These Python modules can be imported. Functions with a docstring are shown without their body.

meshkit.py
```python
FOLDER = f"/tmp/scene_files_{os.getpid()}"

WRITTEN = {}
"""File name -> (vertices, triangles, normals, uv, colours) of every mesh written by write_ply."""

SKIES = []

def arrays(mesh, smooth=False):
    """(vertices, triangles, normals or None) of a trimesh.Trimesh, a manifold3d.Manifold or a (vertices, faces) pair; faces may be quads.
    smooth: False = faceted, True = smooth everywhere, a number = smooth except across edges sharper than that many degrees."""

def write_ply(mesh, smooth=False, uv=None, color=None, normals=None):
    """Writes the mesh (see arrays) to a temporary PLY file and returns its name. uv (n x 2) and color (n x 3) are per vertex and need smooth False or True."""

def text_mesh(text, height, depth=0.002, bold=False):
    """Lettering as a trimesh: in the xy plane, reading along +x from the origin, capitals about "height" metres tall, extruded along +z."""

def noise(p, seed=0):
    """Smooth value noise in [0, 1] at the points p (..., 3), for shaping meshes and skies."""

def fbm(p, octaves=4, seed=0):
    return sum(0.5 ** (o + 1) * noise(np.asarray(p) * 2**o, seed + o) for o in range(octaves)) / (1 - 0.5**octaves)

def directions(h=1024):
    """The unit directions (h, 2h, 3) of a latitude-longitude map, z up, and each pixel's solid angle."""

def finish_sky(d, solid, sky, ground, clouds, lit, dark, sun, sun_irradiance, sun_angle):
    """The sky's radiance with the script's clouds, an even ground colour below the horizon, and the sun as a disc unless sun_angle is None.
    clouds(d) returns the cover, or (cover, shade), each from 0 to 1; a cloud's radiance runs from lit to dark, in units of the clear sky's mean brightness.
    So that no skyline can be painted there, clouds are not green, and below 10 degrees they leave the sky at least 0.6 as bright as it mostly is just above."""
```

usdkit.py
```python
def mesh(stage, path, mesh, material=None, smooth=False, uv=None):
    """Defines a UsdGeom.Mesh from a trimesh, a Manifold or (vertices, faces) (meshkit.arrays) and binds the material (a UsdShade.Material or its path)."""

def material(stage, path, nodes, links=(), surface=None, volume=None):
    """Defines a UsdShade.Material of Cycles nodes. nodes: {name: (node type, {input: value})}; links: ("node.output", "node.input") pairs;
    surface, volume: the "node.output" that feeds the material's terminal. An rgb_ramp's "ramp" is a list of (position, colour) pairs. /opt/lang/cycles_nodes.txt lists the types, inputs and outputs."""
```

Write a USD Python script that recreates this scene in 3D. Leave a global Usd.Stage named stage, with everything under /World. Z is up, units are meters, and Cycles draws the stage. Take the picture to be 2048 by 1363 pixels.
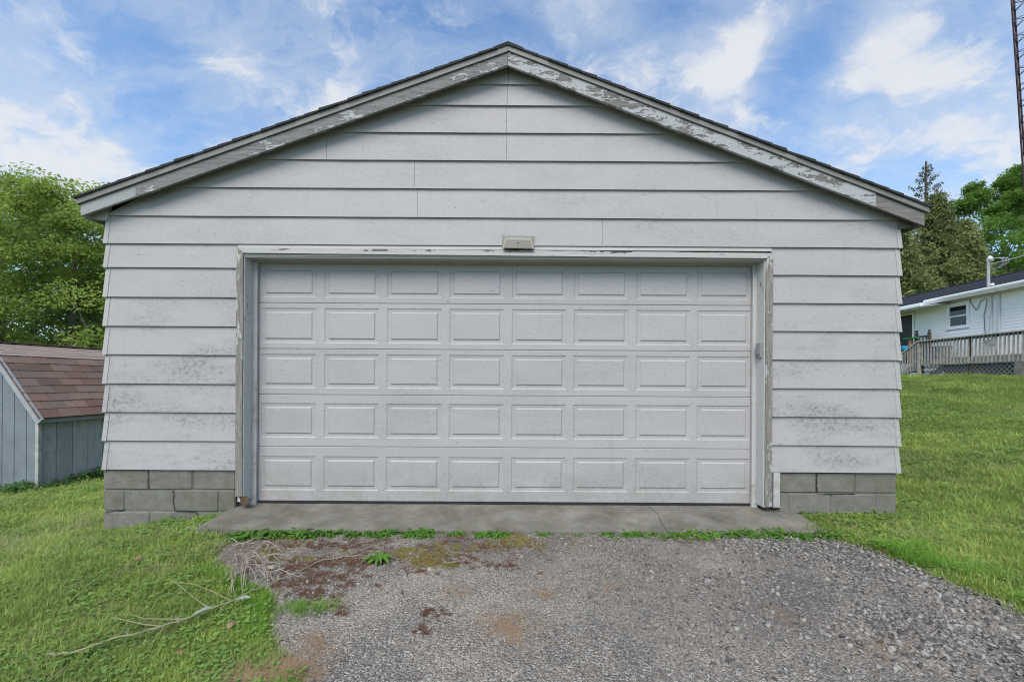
import math, random
import numpy as np
import usdkit, meshkit
from scipy.interpolate import RBFInterpolator
from scipy.spatial import ConvexHull
from pxr import Usd, UsdGeom, UsdLux, UsdShade, Sdf, Gf, Vt

stage = Usd.Stage.CreateInMemory()
UsdGeom.SetStageUpAxis(stage, "Z")
UsdGeom.SetStageMetersPerUnit(stage, 1.0)
UsdGeom.Xform.Define(stage, "/World")
UsdGeom.Scope.Define(stage, "/World/Looks")

# ---------------------------------------------------------------- camera, sky, sun, exposure
F, CX, CY, ROLL = 860.0, 1024.0, 761.0, 0.006      # focal length and principal point in pixels of a 2048 wide picture
DIST, EYE = 4.0, 1.20                              # metres from the garage front, above the door sill
EXPOSURE = 1.5
SUN_EL, SUN_AZ = math.radians(50), math.atan2(-0.30, -0.95)
SUN_I, SUN_ANGLE, SKY_S = 0.40, 40.0, 0.07

cam = UsdGeom.Camera.Define(stage, "/World/camera")
cam.CreateHorizontalApertureAttr(36.0)
cam.CreateVerticalApertureAttr(36.0 * 681 / 1024)
cam.CreateFocalLengthAttr(36.0 * F / 2048)
cam.CreateHorizontalApertureOffsetAttr(0.0)
cam.CreateVerticalApertureOffsetAttr((CY - 681.5) / 2048 * 36.0)
cam.CreateClippingRangeAttr(Gf.Vec2f(0.05, 20000))
cam.CreateExposureAttr(EXPOSURE)
_c, _s = math.cos(ROLL), math.sin(ROLL)
_right, _up, _back = (_c, 0, _s), (-_s, 0, _c), (0, -1, 0)
cam.AddTransformOp().Set(Gf.Matrix4d(*_right, 0, *_up, 0, *_back, 0, 0.0, -DIST, EYE, 1))


class Ref:
    def __init__(s, t): s.t = t


class Node:
    def __init__(s, name): s.__dict__['name'] = name
    def __getattr__(s, k): return Ref(f"{s.name}.{k}")


class Mat:
    """A small builder of node graphs."""
    def __init__(s): s.n, s.l = {}, []
    def __call__(s, kind, **kw):
        name, given = f"n{len(s.n)}", {}
        for k, v in kw.items():
            if isinstance(v, Ref): s.l.append((v.t, f"{name}.{k}"))
            else: given[k] = v
        s.n[name] = (kind, given)
        return Node(name)
    def pos(s): return s("geometry").position
    def scaled(s, v, sc, loc=(0, 0, 0)): return s("mapping", vector=v, scale=sc, location=loc).vector
    def noise(s, scale, detail=3, rough=.5, v=None, dist=0.0, sc=None, loc=(0, 0, 0)):
        v = v or s.pos()
        if sc or loc != (0, 0, 0): v = s.scaled(v, sc or (1, 1, 1), loc)
        return s("noise_texture", vector=v, scale=scale, detail=detail, roughness=rough, distortion=dist).fac
    def ramp(s, fac, *stops): return s("rgb_ramp", fac=fac, ramp=list(stops)).color
    def step(s, x, a, b, lo=0., hi=1.): return s("map_range", range_type="smoothstep", value=x, from_min=a, from_max=b, to_min=lo, to_max=hi, clamp=True).result
    def m(s, op, a, b=0.5, c=0.0): return s("math", math_type=op, value1=a, value2=b, value3=c).value
    def mix(s, f, a, b, kind="mix"): return s("mix_color", blend_type=kind, fac=f, a=a, b=b).result
    def bump(s, h, strength=.5, distance=.01): return s("bump", height=h, strength=strength, distance=distance).normal
    def done(s, name, surface, volume=None):
        return usdkit.material(stage, f"/World/Looks/{name}", s.n, s.l, surface=surface.t)
    def principled(s, name, color, rough=.7, normal=None, spec=.3, **kw):
        if normal is not None: kw['normal'] = normal
        return s.done(name, s("principled_bsdf", base_color=color, roughness=rough, specular_ior_level=spec, **kw).BSDF)


def tag(prim, label=None, cat=None, group=None, kind=None):
    for k, v in (("label", label), ("category", cat), ("group", group), ("kind", kind)):
        if v: prim.SetCustomDataByKey(k, v)


def derolled(u, v):
    du, dv = u - CX, v - CY
    return du * _c + dv * _s, -du * _s + dv * _c


def ray(u, v):
    a, b = derolled(u, v)
    return np.array([a / F, 1.0, -b / F])


def at(u, v, y):
    """The point of the plane Y = y that the photograph shows at pixel (u, v)."""
    return np.array([0, -DIST, EYE]) + ray(u, v) * (y + DIST)


def onz(u, v, z):
    d = ray(u, v)
    return np.array([0, -DIST, EYE]) + d * ((z - EYE) / d[2])


def onplane(u, v, p, n):
    d, o = ray(u, v), np.array([0, -DIST, EYE])
    return o + d * (np.dot(np.asarray(p) - o, n) / np.dot(d, n))


def build_sky():
    g = Mat()
    d = g("texture_coordinate").generated
    sky = g("sky_texture", sky_type="single_scattering", sun_disc=False, sun_elevation=SUN_EL, sun_rotation=SUN_AZ, air_density=1.0, aerosol_density=.6, ozone_density=1.6).color
    xyz = g("separate_xyz", vector=d)
    h = g.m("add", g.m("maximum", xyz.z, 0.0), .42)
    flat = g("combine_xyz", x=g.m("divide", xyz.x, h), y=g.m("divide", xyz.y, h), z=0.0).vector
    # where the sky of the day carries more or less cloud: (pixel of its middle, angular size, amount)
    bias = None
    for (u, v, r, a) in ((610, 205, .14, .52), (450, 140, .08, .24), (720, 200, .10, .20), (90, 150, .12, .12), (50, 330, .20, .60), (180, 345, .14, .40), (1190, 20, .08, .36), (1120, 50, .05, .24), (1310, 150, .07, .60), (1250, 165, .05, .30), (1440, 130, .06, .60),
                         (1490, 85, .05, .40), (1570, 30, .06, .46), (1540, 70, .04, .3), (1750, 80, .06, .42), (1800, 55, .05, .22), (1690, 150, .04, .44), (1830, 125, .08, .50), (1880, 170, .05, .24), (1950, 260, .18, .42), (1700, 330, .18, .34), (1420, 240, .14, .28),
                         (1440, 190, .06, .34), (240, 95, .10, -.34), (330, 275, .09, -.28), (560, 30, .10, -.10), (1590, 190, .07, -.50), (1010, 30, .06, -.30), (1340, 50, .06, -.35), (1640, 60, .05, -.40), (1820, 300, .07, -.20), (1560, 130, .05, -.2)):
        q = ray(u, v); q = q / np.linalg.norm(q)
        dist = g("vector_math", math_type="distance", vector1=d, vector2=tuple(q))
        w = g("map_range", range_type="smoothstep", value=dist.value, from_min=0.0, from_max=float(r) * 1.4, to_min=float(a), to_max=0.0, clamp=True).result
        bias = w if bias is None else g.m("add", bias, w)
    warp = g("noise_texture", vector=flat, scale=7.0, detail=5, roughness=.6).color
    wv = g("vector_math", math_type="multiply_add", vector1=warp, vector2=(.13, .13, 0), vector3=flat).vector
    big = g("noise_texture", vector=g("mapping", vector=wv, scale=(1.0, 1.25, 1.0), rotation=(0, 0, -.25), location=(2.3, .7, 0)).vector, scale=7.5, detail=11, roughness=.62).fac
    streak = g("noise_texture", vector=g("mapping", vector=wv, scale=(1.0, 2.6, 1.0), rotation=(0, 0, .15)).vector, scale=3.6, detail=10, roughness=.68).fac
    n = g.m("multiply", g.m("subtract", big, .5), 4.0)
    n2 = g.m("multiply", g.m("subtract", streak, .5), 3.0)
    total = g.m("add", n, bias)
    puff = g.step(total, .12, 1.15, 0, .84)
    veil = g.step(g.m("add", n2, g.m("multiply", bias, .8)), -.62, .85, .03, .56)
    cover = g.m("subtract", g.m("add", puff, veil), g.m("multiply", puff, veil))
    thick = g.step(total, .25, 1.0)
    lit = g("mix_color", blend_type="mix", fac=thick, a=CLOUD_A, b=CLOUD_B, use_clamp=False).result
    blue = g("vector_math", math_type="scale", vector1=sky, scale=SKY_GAIN).vector
    blue = g("vector_math", math_type="multiply", vector1=blue, vector2=(.80, 1.0, 1.10)).vector
    col = g("mix_color", blend_type="mix", fac=cover, a=blue, b=lit, use_clamp=False).result
    bg = g("background_shader", color=col, strength=SKY_S)
    mat = g.done("sky", bg.background)
    dome = UsdLux.DomeLight.Define(stage, "/World/sky")
    tag(dome.GetPrim(), kind="structure")
    UsdShade.MaterialBindingAPI.Apply(dome.GetPrim()).Bind(mat)
    sun = UsdLux.DistantLight.Define(stage, "/World/sun")
    sun.CreateIntensityAttr(SUN_I); sun.CreateAngleAttr(SUN_ANGLE); sun.CreateNormalizeAttr(True); sun.CreateColorAttr(Gf.Vec3f(1, .935, .845))
    z = np.array([math.sin(SUN_AZ) * math.cos(SUN_EL), math.cos(SUN_AZ) * math.cos(SUN_EL), math.sin(SUN_EL)])
    x = np.cross([0, 0, 1], z); x /= np.linalg.norm(x); y = np.cross(z, x)
    sun.AddTransformOp().Set(Gf.Matrix4d(*x, 0, *y, 0, *z, 0, 0, 0, 30, 1))


SKY_GAIN = 1.12
CLOUD_A, CLOUD_B = (3.55, 3.85, 4.3), (4.15, 4.25, 4.4)
build_sky()
# ---------------------------------------------------------------- mesh helpers
def cat(parts):
    vs, fs, n = [], [], 0
    for v, f in parts:
        v, f = np.asarray(v, float), np.asarray(f, int)
        if f.shape[1] == 4: f = np.vstack([f[:, [0, 1, 2]], f[:, [0, 2, 3]]])
        vs.append(v); fs.append(f + n); n += len(v)
    return np.vstack(vs), np.vstack(fs)


BOXF = np.array([[0, 2, 3, 1], [4, 5, 7, 6], [0, 1, 5, 4], [2, 6, 7, 3], [0, 4, 6, 2], [1, 3, 7, 5]])


def box(x0, x1, y0, y1, z0, z1):
    x0, x1 = sorted((x0, x1)); y0, y1 = sorted((y0, y1)); z0, z1 = sorted((z0, z1))
    return np.array([[x, y, z] for x in (x0, x1) for y in (y0, y1) for z in (z0, z1)]), BOXF


def loft(a, b):
    """A solid between two alike loops of points (a in front seen counter-clockwise from outside)."""
    a, b = np.asarray(a, float), np.asarray(b, float)
    n = len(a)
    f = [[0, i, i + 1] for i in range(1, n - 1)] + [[n, n + i + 1, n + i] for i in range(1, n - 1)]
    for i in range(n):
        j = (i + 1) % n
        f += [[i, n + i, n + j], [i, n + j, j]]
    return np.vstack([a, b]), np.array(f)


def hull(p):
    p = np.asarray(p, float)
    h = ConvexHull(p)
    f = h.simplices.copy()
    c = p[h.vertices].mean(0)
    nrm = np.cross(p[f[:, 1]] - p[f[:, 0]], p[f[:, 2]] - p[f[:, 0]])
    flip = np.einsum('ij,ij->i', nrm, p[f[:, 0]] - c) < 0
    f[flip] = f[flip][:, ::-1]
    return p, f


def cbox(x0, x1, y0, y1, z0, z1, c=.006, jit=0.0, rng=None):
    """A box with chamfered edges."""
    x0, x1 = sorted((x0, x1)); y0, y1 = sorted((y0, y1)); z0, z1 = sorted((z0, z1))
    c = min(c, .45 * min(x1 - x0, y1 - y0, z1 - z0))
    p = []
    for sx in (0, 1):
        for sy in (0, 1):
            for sz in (0, 1):
                q = np.array([(x0, x1)[sx], (y0, y1)[sy], (z0, z1)[sz]])
                k = np.array([(1, -1)[sx], (1, -1)[sy], (1, -1)[sz]]) * c
                if jit: q = q + rng.uniform(-jit, jit, 3)
                p += [q + k * (0, 1, 1), q + k * (1, 0, 1), q + k * (1, 1, 0)]
    return hull(p)


def tube(pts, r, sides=6, cap=True):
    p = np.asarray(pts, float)
    r = np.broadcast_to(np.asarray(r, float), (len(p),))
    t = np.gradient(p, axis=0); t /= np.linalg.norm(t, axis=1, keepdims=True) + 1e-12
    ref = np.where(np.abs(t[:, 2:]) < .9, [0, 0, 1.], [1., 0, 0])
    a = np.cross(t, ref); a /= np.linalg.norm(a, axis=1, keepdims=True) + 1e-12
    for i in range(1, len(a)):
        if a[i] @ a[i - 1] < 0: a[i] = -a[i]
    b = np.cross(t, a)
    ang = np.arange(sides) * 2 * np.pi / sides
    v = (p[:, None] + r[:, None, None] * (np.cos(ang)[None, :, None] * a[:, None] + np.sin(ang)[None, :, None] * b[:, None])).reshape(-1, 3)
    f = []
    for i in range(len(p) - 1):
        for j in range(sides):
            k = (j + 1) % sides
            f += [[i * sides + j, i * sides + k, (i + 1) * sides + k], [i * sides + j, (i + 1) * sides + k, (i + 1) * sides + j]]
    if cap:
        n = (len(p) - 1) * sides
        for j in range(1, sides - 1):
            f += [[0, j + 1, j], [n, n + j, n + j + 1]]
    return v, np.array(f)


def bar(a, b, w, h, up=(0, 0, 1)):
    """A square bar from a to b."""
    a, b = np.asarray(a, float), np.asarray(b, float)
    t = (b - a) / np.linalg.norm(b - a)
    s = np.cross(t, up)
    if np.linalg.norm(s) < 1e-6: s = np.cross(t, (1, 0, 0))
    s /= np.linalg.norm(s); u = np.cross(s, t)
    o = [(-1, -1), (1, -1), (1, 1), (-1, 1)]
    return loft([a + s * i * w / 2 + u * j * h / 2 for i, j in o], [b + s * i * w / 2 + u * j * h / 2 for i, j in o])


base_of, used = {}, {}


def numbered(path):
    n = used.get(path, 0)
    used[path] = n + 1
    return path if n == 0 else f"{path}_{n:03d}"


def thing(name, label, category, base=(0, 0, 0), group=None):
    path = numbered(f"/World/{name}")
    x = UsdGeom.Xform.Define(stage, path)
    x.AddTranslateOp().Set(Gf.Vec3d(*map(float, base)))
    tag(x.GetPrim(), label, category, group)
    base_of[path] = np.asarray(base, float)
    return path


def part(parent, name, mesh, mat, smooth=False, label=None, kind=None):
    """A part (or sub-part) given in world coordinates."""
    path = numbered(f"{parent}/{name}")
    base = base_of["/".join(path.split("/")[:3])]
    if isinstance(mesh, list): mesh = cat(mesh)
    v, f = np.asarray(mesh[0], float) - base, np.asarray(mesh[1], int)
    if f.shape[1] == 4: f = np.vstack([f[:, [0, 1, 2]], f[:, [0, 2, 3]]])
    p = usdkit.mesh(stage, path, (v, f), mat, smooth)
    tag(p.GetPrim(), label, kind=kind)
    return path


def single(name, mesh, mat, label=None, category=None, group=None, kind=None, smooth=False):
    path = numbered(f"/World/{name}")
    if isinstance(mesh, list): mesh = cat(mesh)
    p = usdkit.mesh(stage, path, mesh, mat, smooth)
    tag(p.GetPrim(), label, category, group, kind)
    base_of[path] = np.zeros(3)
    return path


def scatter(path, protos, pos, rot, scale, which, kind="stuff", label=None, category=None):
    """A point instancer; protos: list of (name, mesh, material). rot: yaw angles, or quaternions (n, 4) as w, x, y, z."""
    pi = UsdGeom.PointInstancer.Define(stage, path)
    for name, mesh, mat in protos:
        usdkit.mesh(stage, f"{path}/{name}", mesh, mat)
        pi.GetPrototypesRel().AddTarget(f"{path}/{name}")
    n = len(pos)
    rot = np.asarray(rot, float)
    if rot.ndim == 1: rot = np.stack([np.cos(rot / 2), 0 * rot, 0 * rot, np.sin(rot / 2)], 1)
    scale = np.asarray(scale, float)
    if scale.ndim == 1: scale = np.repeat(scale[:, None], 3, 1)
    pi.CreatePositionsAttr(Vt.Vec3fArray.FromNumpy(np.asarray(pos, np.float32)))
    pi.CreateProtoIndicesAttr(Vt.IntArray.FromNumpy(np.asarray(which, np.int32)))
    pi.CreateScalesAttr(Vt.Vec3fArray.FromNumpy(scale.astype(np.float32)))
    pi.CreateOrientationsAttr(Vt.QuathArray([Gf.Quath(*map(float, q)) for q in rot]))
    tag(pi.GetPrim(), label, category, kind=kind)


def quats(yaw, tilt, tiltdir):
    """Yaw about z, then a tilt towards the direction tiltdir."""
    qz = np.stack([np.cos(yaw / 2), 0 * yaw, 0 * yaw, np.sin(yaw / 2)], 1)
    ax = np.stack([-np.sin(tiltdir), np.cos(tiltdir)], 1)
    qt = np.stack([np.cos(tilt / 2), np.sin(tilt / 2) * ax[:, 0], np.sin(tilt / 2) * ax[:, 1], 0 * tilt], 1)
    w1, x1, y1, z1 = qt.T; w2, x2, y2, z2 = qz.T
    return np.stack([w1 * w2 - x1 * x2 - y1 * y2 - z1 * z2, w1 * x2 + x1 * w2 + y1 * z2 - z1 * y2, w1 * y2 - x1 * z2 + y1 * w2 + z1 * x2, w1 * z2 + x1 * y2 - y1 * x2 + z1 * w2], 1)


# ---------------------------------------------------------------- materials
def make_materials():
    M = {}

    def painted(name, base, dirt, amount=.5, grain=1.0, rough=.62, mildew=True, splash=False):
        g = Mat(); p = g.pos()
        rnd = g("object_info").random
        n1 = g.noise(3.2, 5, .62, sc=(.55, 1, 1.6))
        fine = g.noise(38, 4, .75, sc=(.7, 1, 1.1))
        speck = g.noise(95, 3, .7, sc=(.5, 1, 1))
        c = g.ramp(n1, (.25, tuple(x * .95 for x in base)), (.75, tuple(x * 1.04 for x in base)))
        c = g.mix(g.m("multiply", rnd, .10), c, (.22, .21, .20))
        if mildew:
            where = g.step(g.noise(1.6, 4, .6, sc=(.65, 1, 1.9), loc=(3.3, 0, 1.7)), .44, .66)
            where = g.m("multiply", where, g.step(g("separate_xyz", vector=p).z, 1.35, 2.1, 1, .30))
            spots = g.step(g.m("add", g.m("multiply", fine, .7), g.m("multiply", speck, .3)), .47, .62)
            mk = g.m("multiply", g.m("multiply", where, spots), amount)
            c = g.mix(mk, c, dirt)
            film = g.m("multiply", where, .22 * amount)
            c = g.mix(film, c, dirt)
            dots = g("voronoi_texture", vector=p, scale=17.0).distance
            c = g.mix(g.step(dots, .045, .075, .75, 0), c, (.06, .06, .06))
        grit = g.m("add", g.m("multiply", g.noise(160, 2, .6), .5), g.m("multiply", g.noise(55, 4, .75, sc=(.6, 1, 1)), .5))
        c = g.mix(g.step(grit, .42, .70, 0, .34), c, (.19, .185, .178))
        chips = g.step(g.noise(34, 4, .7, sc=(.35, 1, 1.3), loc=(1, 5, 2)), .665, .69, 0, .55 if mildew else 0)
        c = g.mix(chips, c, (.12, .118, .11))
        run = g.m("multiply", g.step(g.noise(1.0, 5, .7, sc=(9, 1, .5), loc=(0, 3, 0)), .56, .72), g.step(g.noise(1.1, 3, .5, loc=(8, 0, 2)), .45, .62))
        c = g.mix(g.m("multiply", run, .22), c, (.15, .148, .14))
        if splash:
            zz = g("separate_xyz", vector=p).z
            low = g.m("multiply", g.step(zz, .55, .05), g.step(g.m("add", g.m("multiply", g.noise(5, 5, .7), .6), g.m("multiply", g.noise(60, 3, .7), .4)), .36, .62))
            c = g.mix(g.m("multiply", low, .42), c, (.17, .17, .135))
        h = g.m("add", g.m("multiply", fine, .5), g.m("multiply", speck, .5))
        return g.principled(name, c, rough, g.bump(h, .25 * grain, .004), .3)

    M['siding'] = painted('siding_paint', (.354, .336, .338), (.125, .125, .112), .80)
    M['cap'] = painted('corner_cap_paint', (.36, .352, .342), (.13, .13, .115), .5)
    M['door'] = painted('door_paint', (.356, .340, .338), (.21, .205, .175), .40, .6, .45, splash=True)
    M['white_trim'] = painted('white_trim_paint', (.405, .395, .383), (.14, .13, .11), .9)
    M['board_new'] = painted('grey_blue_board_paint', (.27, .275, .275), (.10, .10, .09), .6)

    def peeling(name, paint, wood, lo, hi, axis, freq=1.0):
        """Old paint that flakes off weathered wood; axis stretches the flakes along the board."""
        g = Mat(); p = g.pos()
        sc = {'x': (.30, 1, 1), 'z': (1, 1, .28)}[axis]
        sc = tuple(k * freq for k in sc)
        big = g.noise(7.0, 4, .6, sc=sc)
        mid = g.noise(34, 7, .74, sc=sc, dist=.8)
        t = g.m("add", g.m("multiply", big, .54), g.m("multiply", mid, .46))
        bare = g.step(t, lo, hi)
        gr = {'x': (2.2, 50, 50), 'z': (50, 50, 2.2)}[axis]
        grain = g.noise(1.6, 5, .7, sc=gr)
        w = g.ramp(grain, (.3, tuple(x * .45 for x in wood)), (.5, wood), (.75, tuple(x * 1.35 for x in wood)))
        edge = g.m("multiply", g.step(t, lo - .03, lo), g.m("subtract", 1.0, bare))
        pc = g.mix(g.step(g.noise(60, 4, .7), .4, .75, 0, .35), paint, tuple(x * .55 for x in paint))
        pc = g.mix(g.m("multiply", edge, .30), pc, (.5, .49, .47))
        c = g.mix(bare, pc, w)
        hgt = g.m("add", g.m("multiply", g.m("subtract", 1.0, bare), 1.0), g.m("multiply", grain, .35))
        return g.principled(name, c, .75, g.bump(hgt, .8, .006), .25)

    M['fascia_left'] = peeling('fascia_bare_wood', (.33, .335, .345), (.165, .158, .155), .44, .475, 'x')
    M['fascia_right'] = peeling('fascia_flaking_paint', (.335, .34, .35), (.15, .14, .128), .515, .54, 'x', 1.6)
    M['casing_old'] = peeling('casing_weathered', (.36, .345, .32), (.20, .185, .165), .42, .49, 'z', 1.5)
    M['casing_mid'] = peeling('casing_flaking', (.44, .43, .41), (.17, .155, .135), .60, .63, 'z', 1.5)
    M['casing_head'] = peeling('casing_head_paint', (.37, .36, .335), (.11, .10, .09), .56, .59, 'x', 1.6)
    M['grey_wood'] = peeling('grey_bare_wood', (.28, .265, .25), (.155, .145, .138), .30, .36, 'x')

    def plain(name, color, rough=.7, var=.12, scale=8, spec=.3, bump=.2, **kw):
        g = Mat()
        n = g.noise(scale, 5, .65)
        c = g.ramp(n, (.25, tuple(x * (1 - var) for x in color)), (.75, tuple(x * (1 + var) for x in color)))
        c = g.mix(g.m("multiply", g("object_info").random, .22 * min(1, var * 4)), c, tuple(x * .55 for x in color))
        return g.principled(name, c, rough, g.bump(g.noise(scale * 9, 3, .6), bump, .003), spec, **kw)
    M['plain'] = plain
    M['drip'] = plain('beige_drip_edge', (.185, .178, .166), .6, .18, 6)
    M['dark'] = plain('dark_void', (.02, .02, .02), .9)
    M['sheath'] = plain('sheathing', (.10, .09, .08), .9)
    M['shingle_dark'] = plain('dark_asphalt_shingle', (.035, .034, .035), .9, .3, 30, bump=.6)
    M['rubber'] = plain('door_seal_rubber', (.02, .02, .021), .6)
    M['bronze'] = plain('light_panel_glass', (.066, .06, .047), .45, .15, 20, .5)
    M['light_frame'] = plain('light_frame_paint', (.235, .228, .20), .5, .15, 12)
    M['keypad'] = plain('keypad_plastic', (.22, .215, .21), .45, .05)
    M['rot'] = plain('rotten_wood', (.095, .06, .038), .9, .6, 35, bump=.9)

    g = Mat(); rnd = g("object_info").random
    n = g.noise(9, 6, .7); f = g.noise(120, 3, .7); stain = g.noise(2.3, 4, .6, loc=(2, 0, 5)); xyz = g("separate_xyz", vector=g.pos())
    c = g.ramp(n, (.25, (.12, .113, .096)), (.55, (.18, .171, .15)), (.8, (.25, .24, .214)))
    c = g.mix(g.m("multiply", rnd, .35), c, (.115, .107, .09))
    c = g.mix(g.step(f, .5, .7, 0, .55), c, (.07, .065, .056))
    c = g.mix(g.step(stain, .46, .66, 0, .5), c, (.10, .098, .06))
    M['block'] = g.principled('concrete_block', c, .92, g.bump(f, .7, .006), .2)
    M['mortar'] = plain('mortar', (.145, .138, .122), .95, .25, 14, bump=.5)

    g = Mat()
    n = g.noise(2.6, 6, .66); f = g.noise(130, 3, .75); st = g.noise(4.5, 6, .74, loc=(1, 2, 0))
    c = g.ramp(n, (.28, (.085, .078, .062)), (.5, (.155, .145, .122)), (.75, (.25, .236, .205)))
    c = g.mix(g.step(f, .48, .7, 0, .6), c, (.075, .069, .057))
    c = g.mix(g.step(st, .52, .7, 0, .55), c, (.105, .099, .05))
    c = g.mix(g.step(g.noise(48, 3, .7), .62, .7, 0, .6), c, (.30, .285, .25))
    M['concrete'] = g.principled('apron_concrete', c, .93, g.bump(g.m("add", f, g.m("multiply", st, .6)), .6, .008), .2)

    # old asphalt: grey binder, pale and dark stone chips, sandy and mossy patches
    g = Mat(); p = g.pos()
    v1 = g("voronoi_texture", vector=p, scale=105.0); v2 = g("voronoi_texture", vector=p, scale=58.0); v3 = g("voronoi_texture", vector=g.scaled(p, (1, 1, 1), (5, 2, 0)), scale=170.0)
    broad = g.noise(.85, 6, .66, loc=(.4, .9, 0)); mid = g.noise(6, 5, .65)
    c = g.ramp(broad, (.34, (.122, .110, .097)), (.46, (.218, .195, .168)), (.56, (.30, .265, .22)), (.70, (.39, .335, .265)))
    c = g.mix(g.step(mid, .35, .7, 0, .55), c, (.13, .12, .11))
    lum = g("separate_color", color=v1.color)
    c = g.mix(g.step(lum.r, .55, .95, 0, .8), c, (.43, .395, .345))
    c = g.mix(g.m("multiply", g.step(lum.g, .80, .88), g.step(v1.distance, .30, .42, .95, 0)), c, (.50, .49, .47))
    l2 = g("separate_color", color=v2.color)
    c = g.mix(g.m("multiply", g.step(l2.r, .84, .90), g.step(v2.distance, .26, .36, .9, 0)), c, (.42, .41, .40))
    c = g.mix(g.m("multiply", g.step(l2.g, .70, .8), g.step(v2.distance, .2, .4, .65, 0)), c, (.035, .035, .038))
    c = g.mix(g.step(v3.distance, .45, .75, 0, .70), c, (.035, .033, .031))
    sand = g.m("multiply", g.step(g.noise(2.0, 5, .7, loc=(7.3, 1.1, 0)), .60, .72), g.step(g.noise(40, 4, .7), .40, .60))
    c = g.mix(g.m("multiply", sand, .6), c, (.29, .235, .175))
    xyz = g("separate_xyz", vector=p)
    soil = g.m("multiply", g.step(xyz.y, -1.45, -.62), g.m("multiply", g.step(xyz.x, 1.3, -.3), g.step(g.m("add", g.m("multiply", g.noise(3.5, 5, .7, loc=(2, 6, 0)), .6), g.m("multiply", g.noise(28, 4, .7), .4)), .36, .60)))
    c = g.mix(g.m("multiply", soil, .80), c, (.105, .075, .056))
    coarse = g.m("multiply", g.step(xyz.x, .1, 1.7), g.step(g.noise(1.5, 5, .65, loc=(5, 5, 0)), .36, .58))
    c = g.mix(g.m("multiply", coarse, .55), c, (.085, .08, .077))
    hgt = g.m("subtract", g.m("multiply", g.step(lum.b, 0, 1), .6), g.m("add", v1.distance, g.m("multiply", v2.distance, 1.2)))
    M['asphalt'] = g.principled('old_asphalt', c, .9, g.bump(hgt, .8, .010), .25)

    g = Mat()
    n = g.noise(1.2, 6, .65); f = g.noise(30, 5, .7)
    c = g.ramp(n, (.3, (.06, .085, .02)), (.55, (.095, .12, .03)), (.75, (.16, .145, .06)))
    c = g.mix(g.step(f, .5, .75, 0, .7), c, (.075, .055, .032))
    M['soil'] = g.principled('lawn_soil', c, .95, g.bump(f, .8, .02), .1)

    def leafy(name, stops, trans=.35, patch=None, rough=.55, vary_pos=.9, island=True):
        """Leaf colours from one random number per leaf or clump, and broad patches over the ground."""
        g = Mat()
        r = g("geometry").random_per_island if island else g("object_info").random
        r2 = g("object_info").random
        n = g.noise(vary_pos, 4, .6)
        t = g.m("add", g.m("multiply", r, .45), g.m("multiply", r2, .20))
        t = g.m("add", t, g.m("multiply", g.step(n, .3, .7), .35))
        c = g.ramp(t, *stops)
        if patch is not None:
            k = g.step(g.noise(patch[0], 5, .7, loc=(4, 9, 0)), patch[1], patch[2], 0, patch[4])
            c = g.mix(g.m("multiply", k, g.step(r, .2, .7)), c, patch[3])
        a = g("principled_bsdf", base_color=c, roughness=rough, specular_ior_level=.25).BSDF
        b = g("translucent_bsdf", color=c).BSDF
        return g.done(name, g("mix_closure", fac=trans, closure1=a, closure2=b).closure)
    M['leafy'] = leafy
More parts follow.
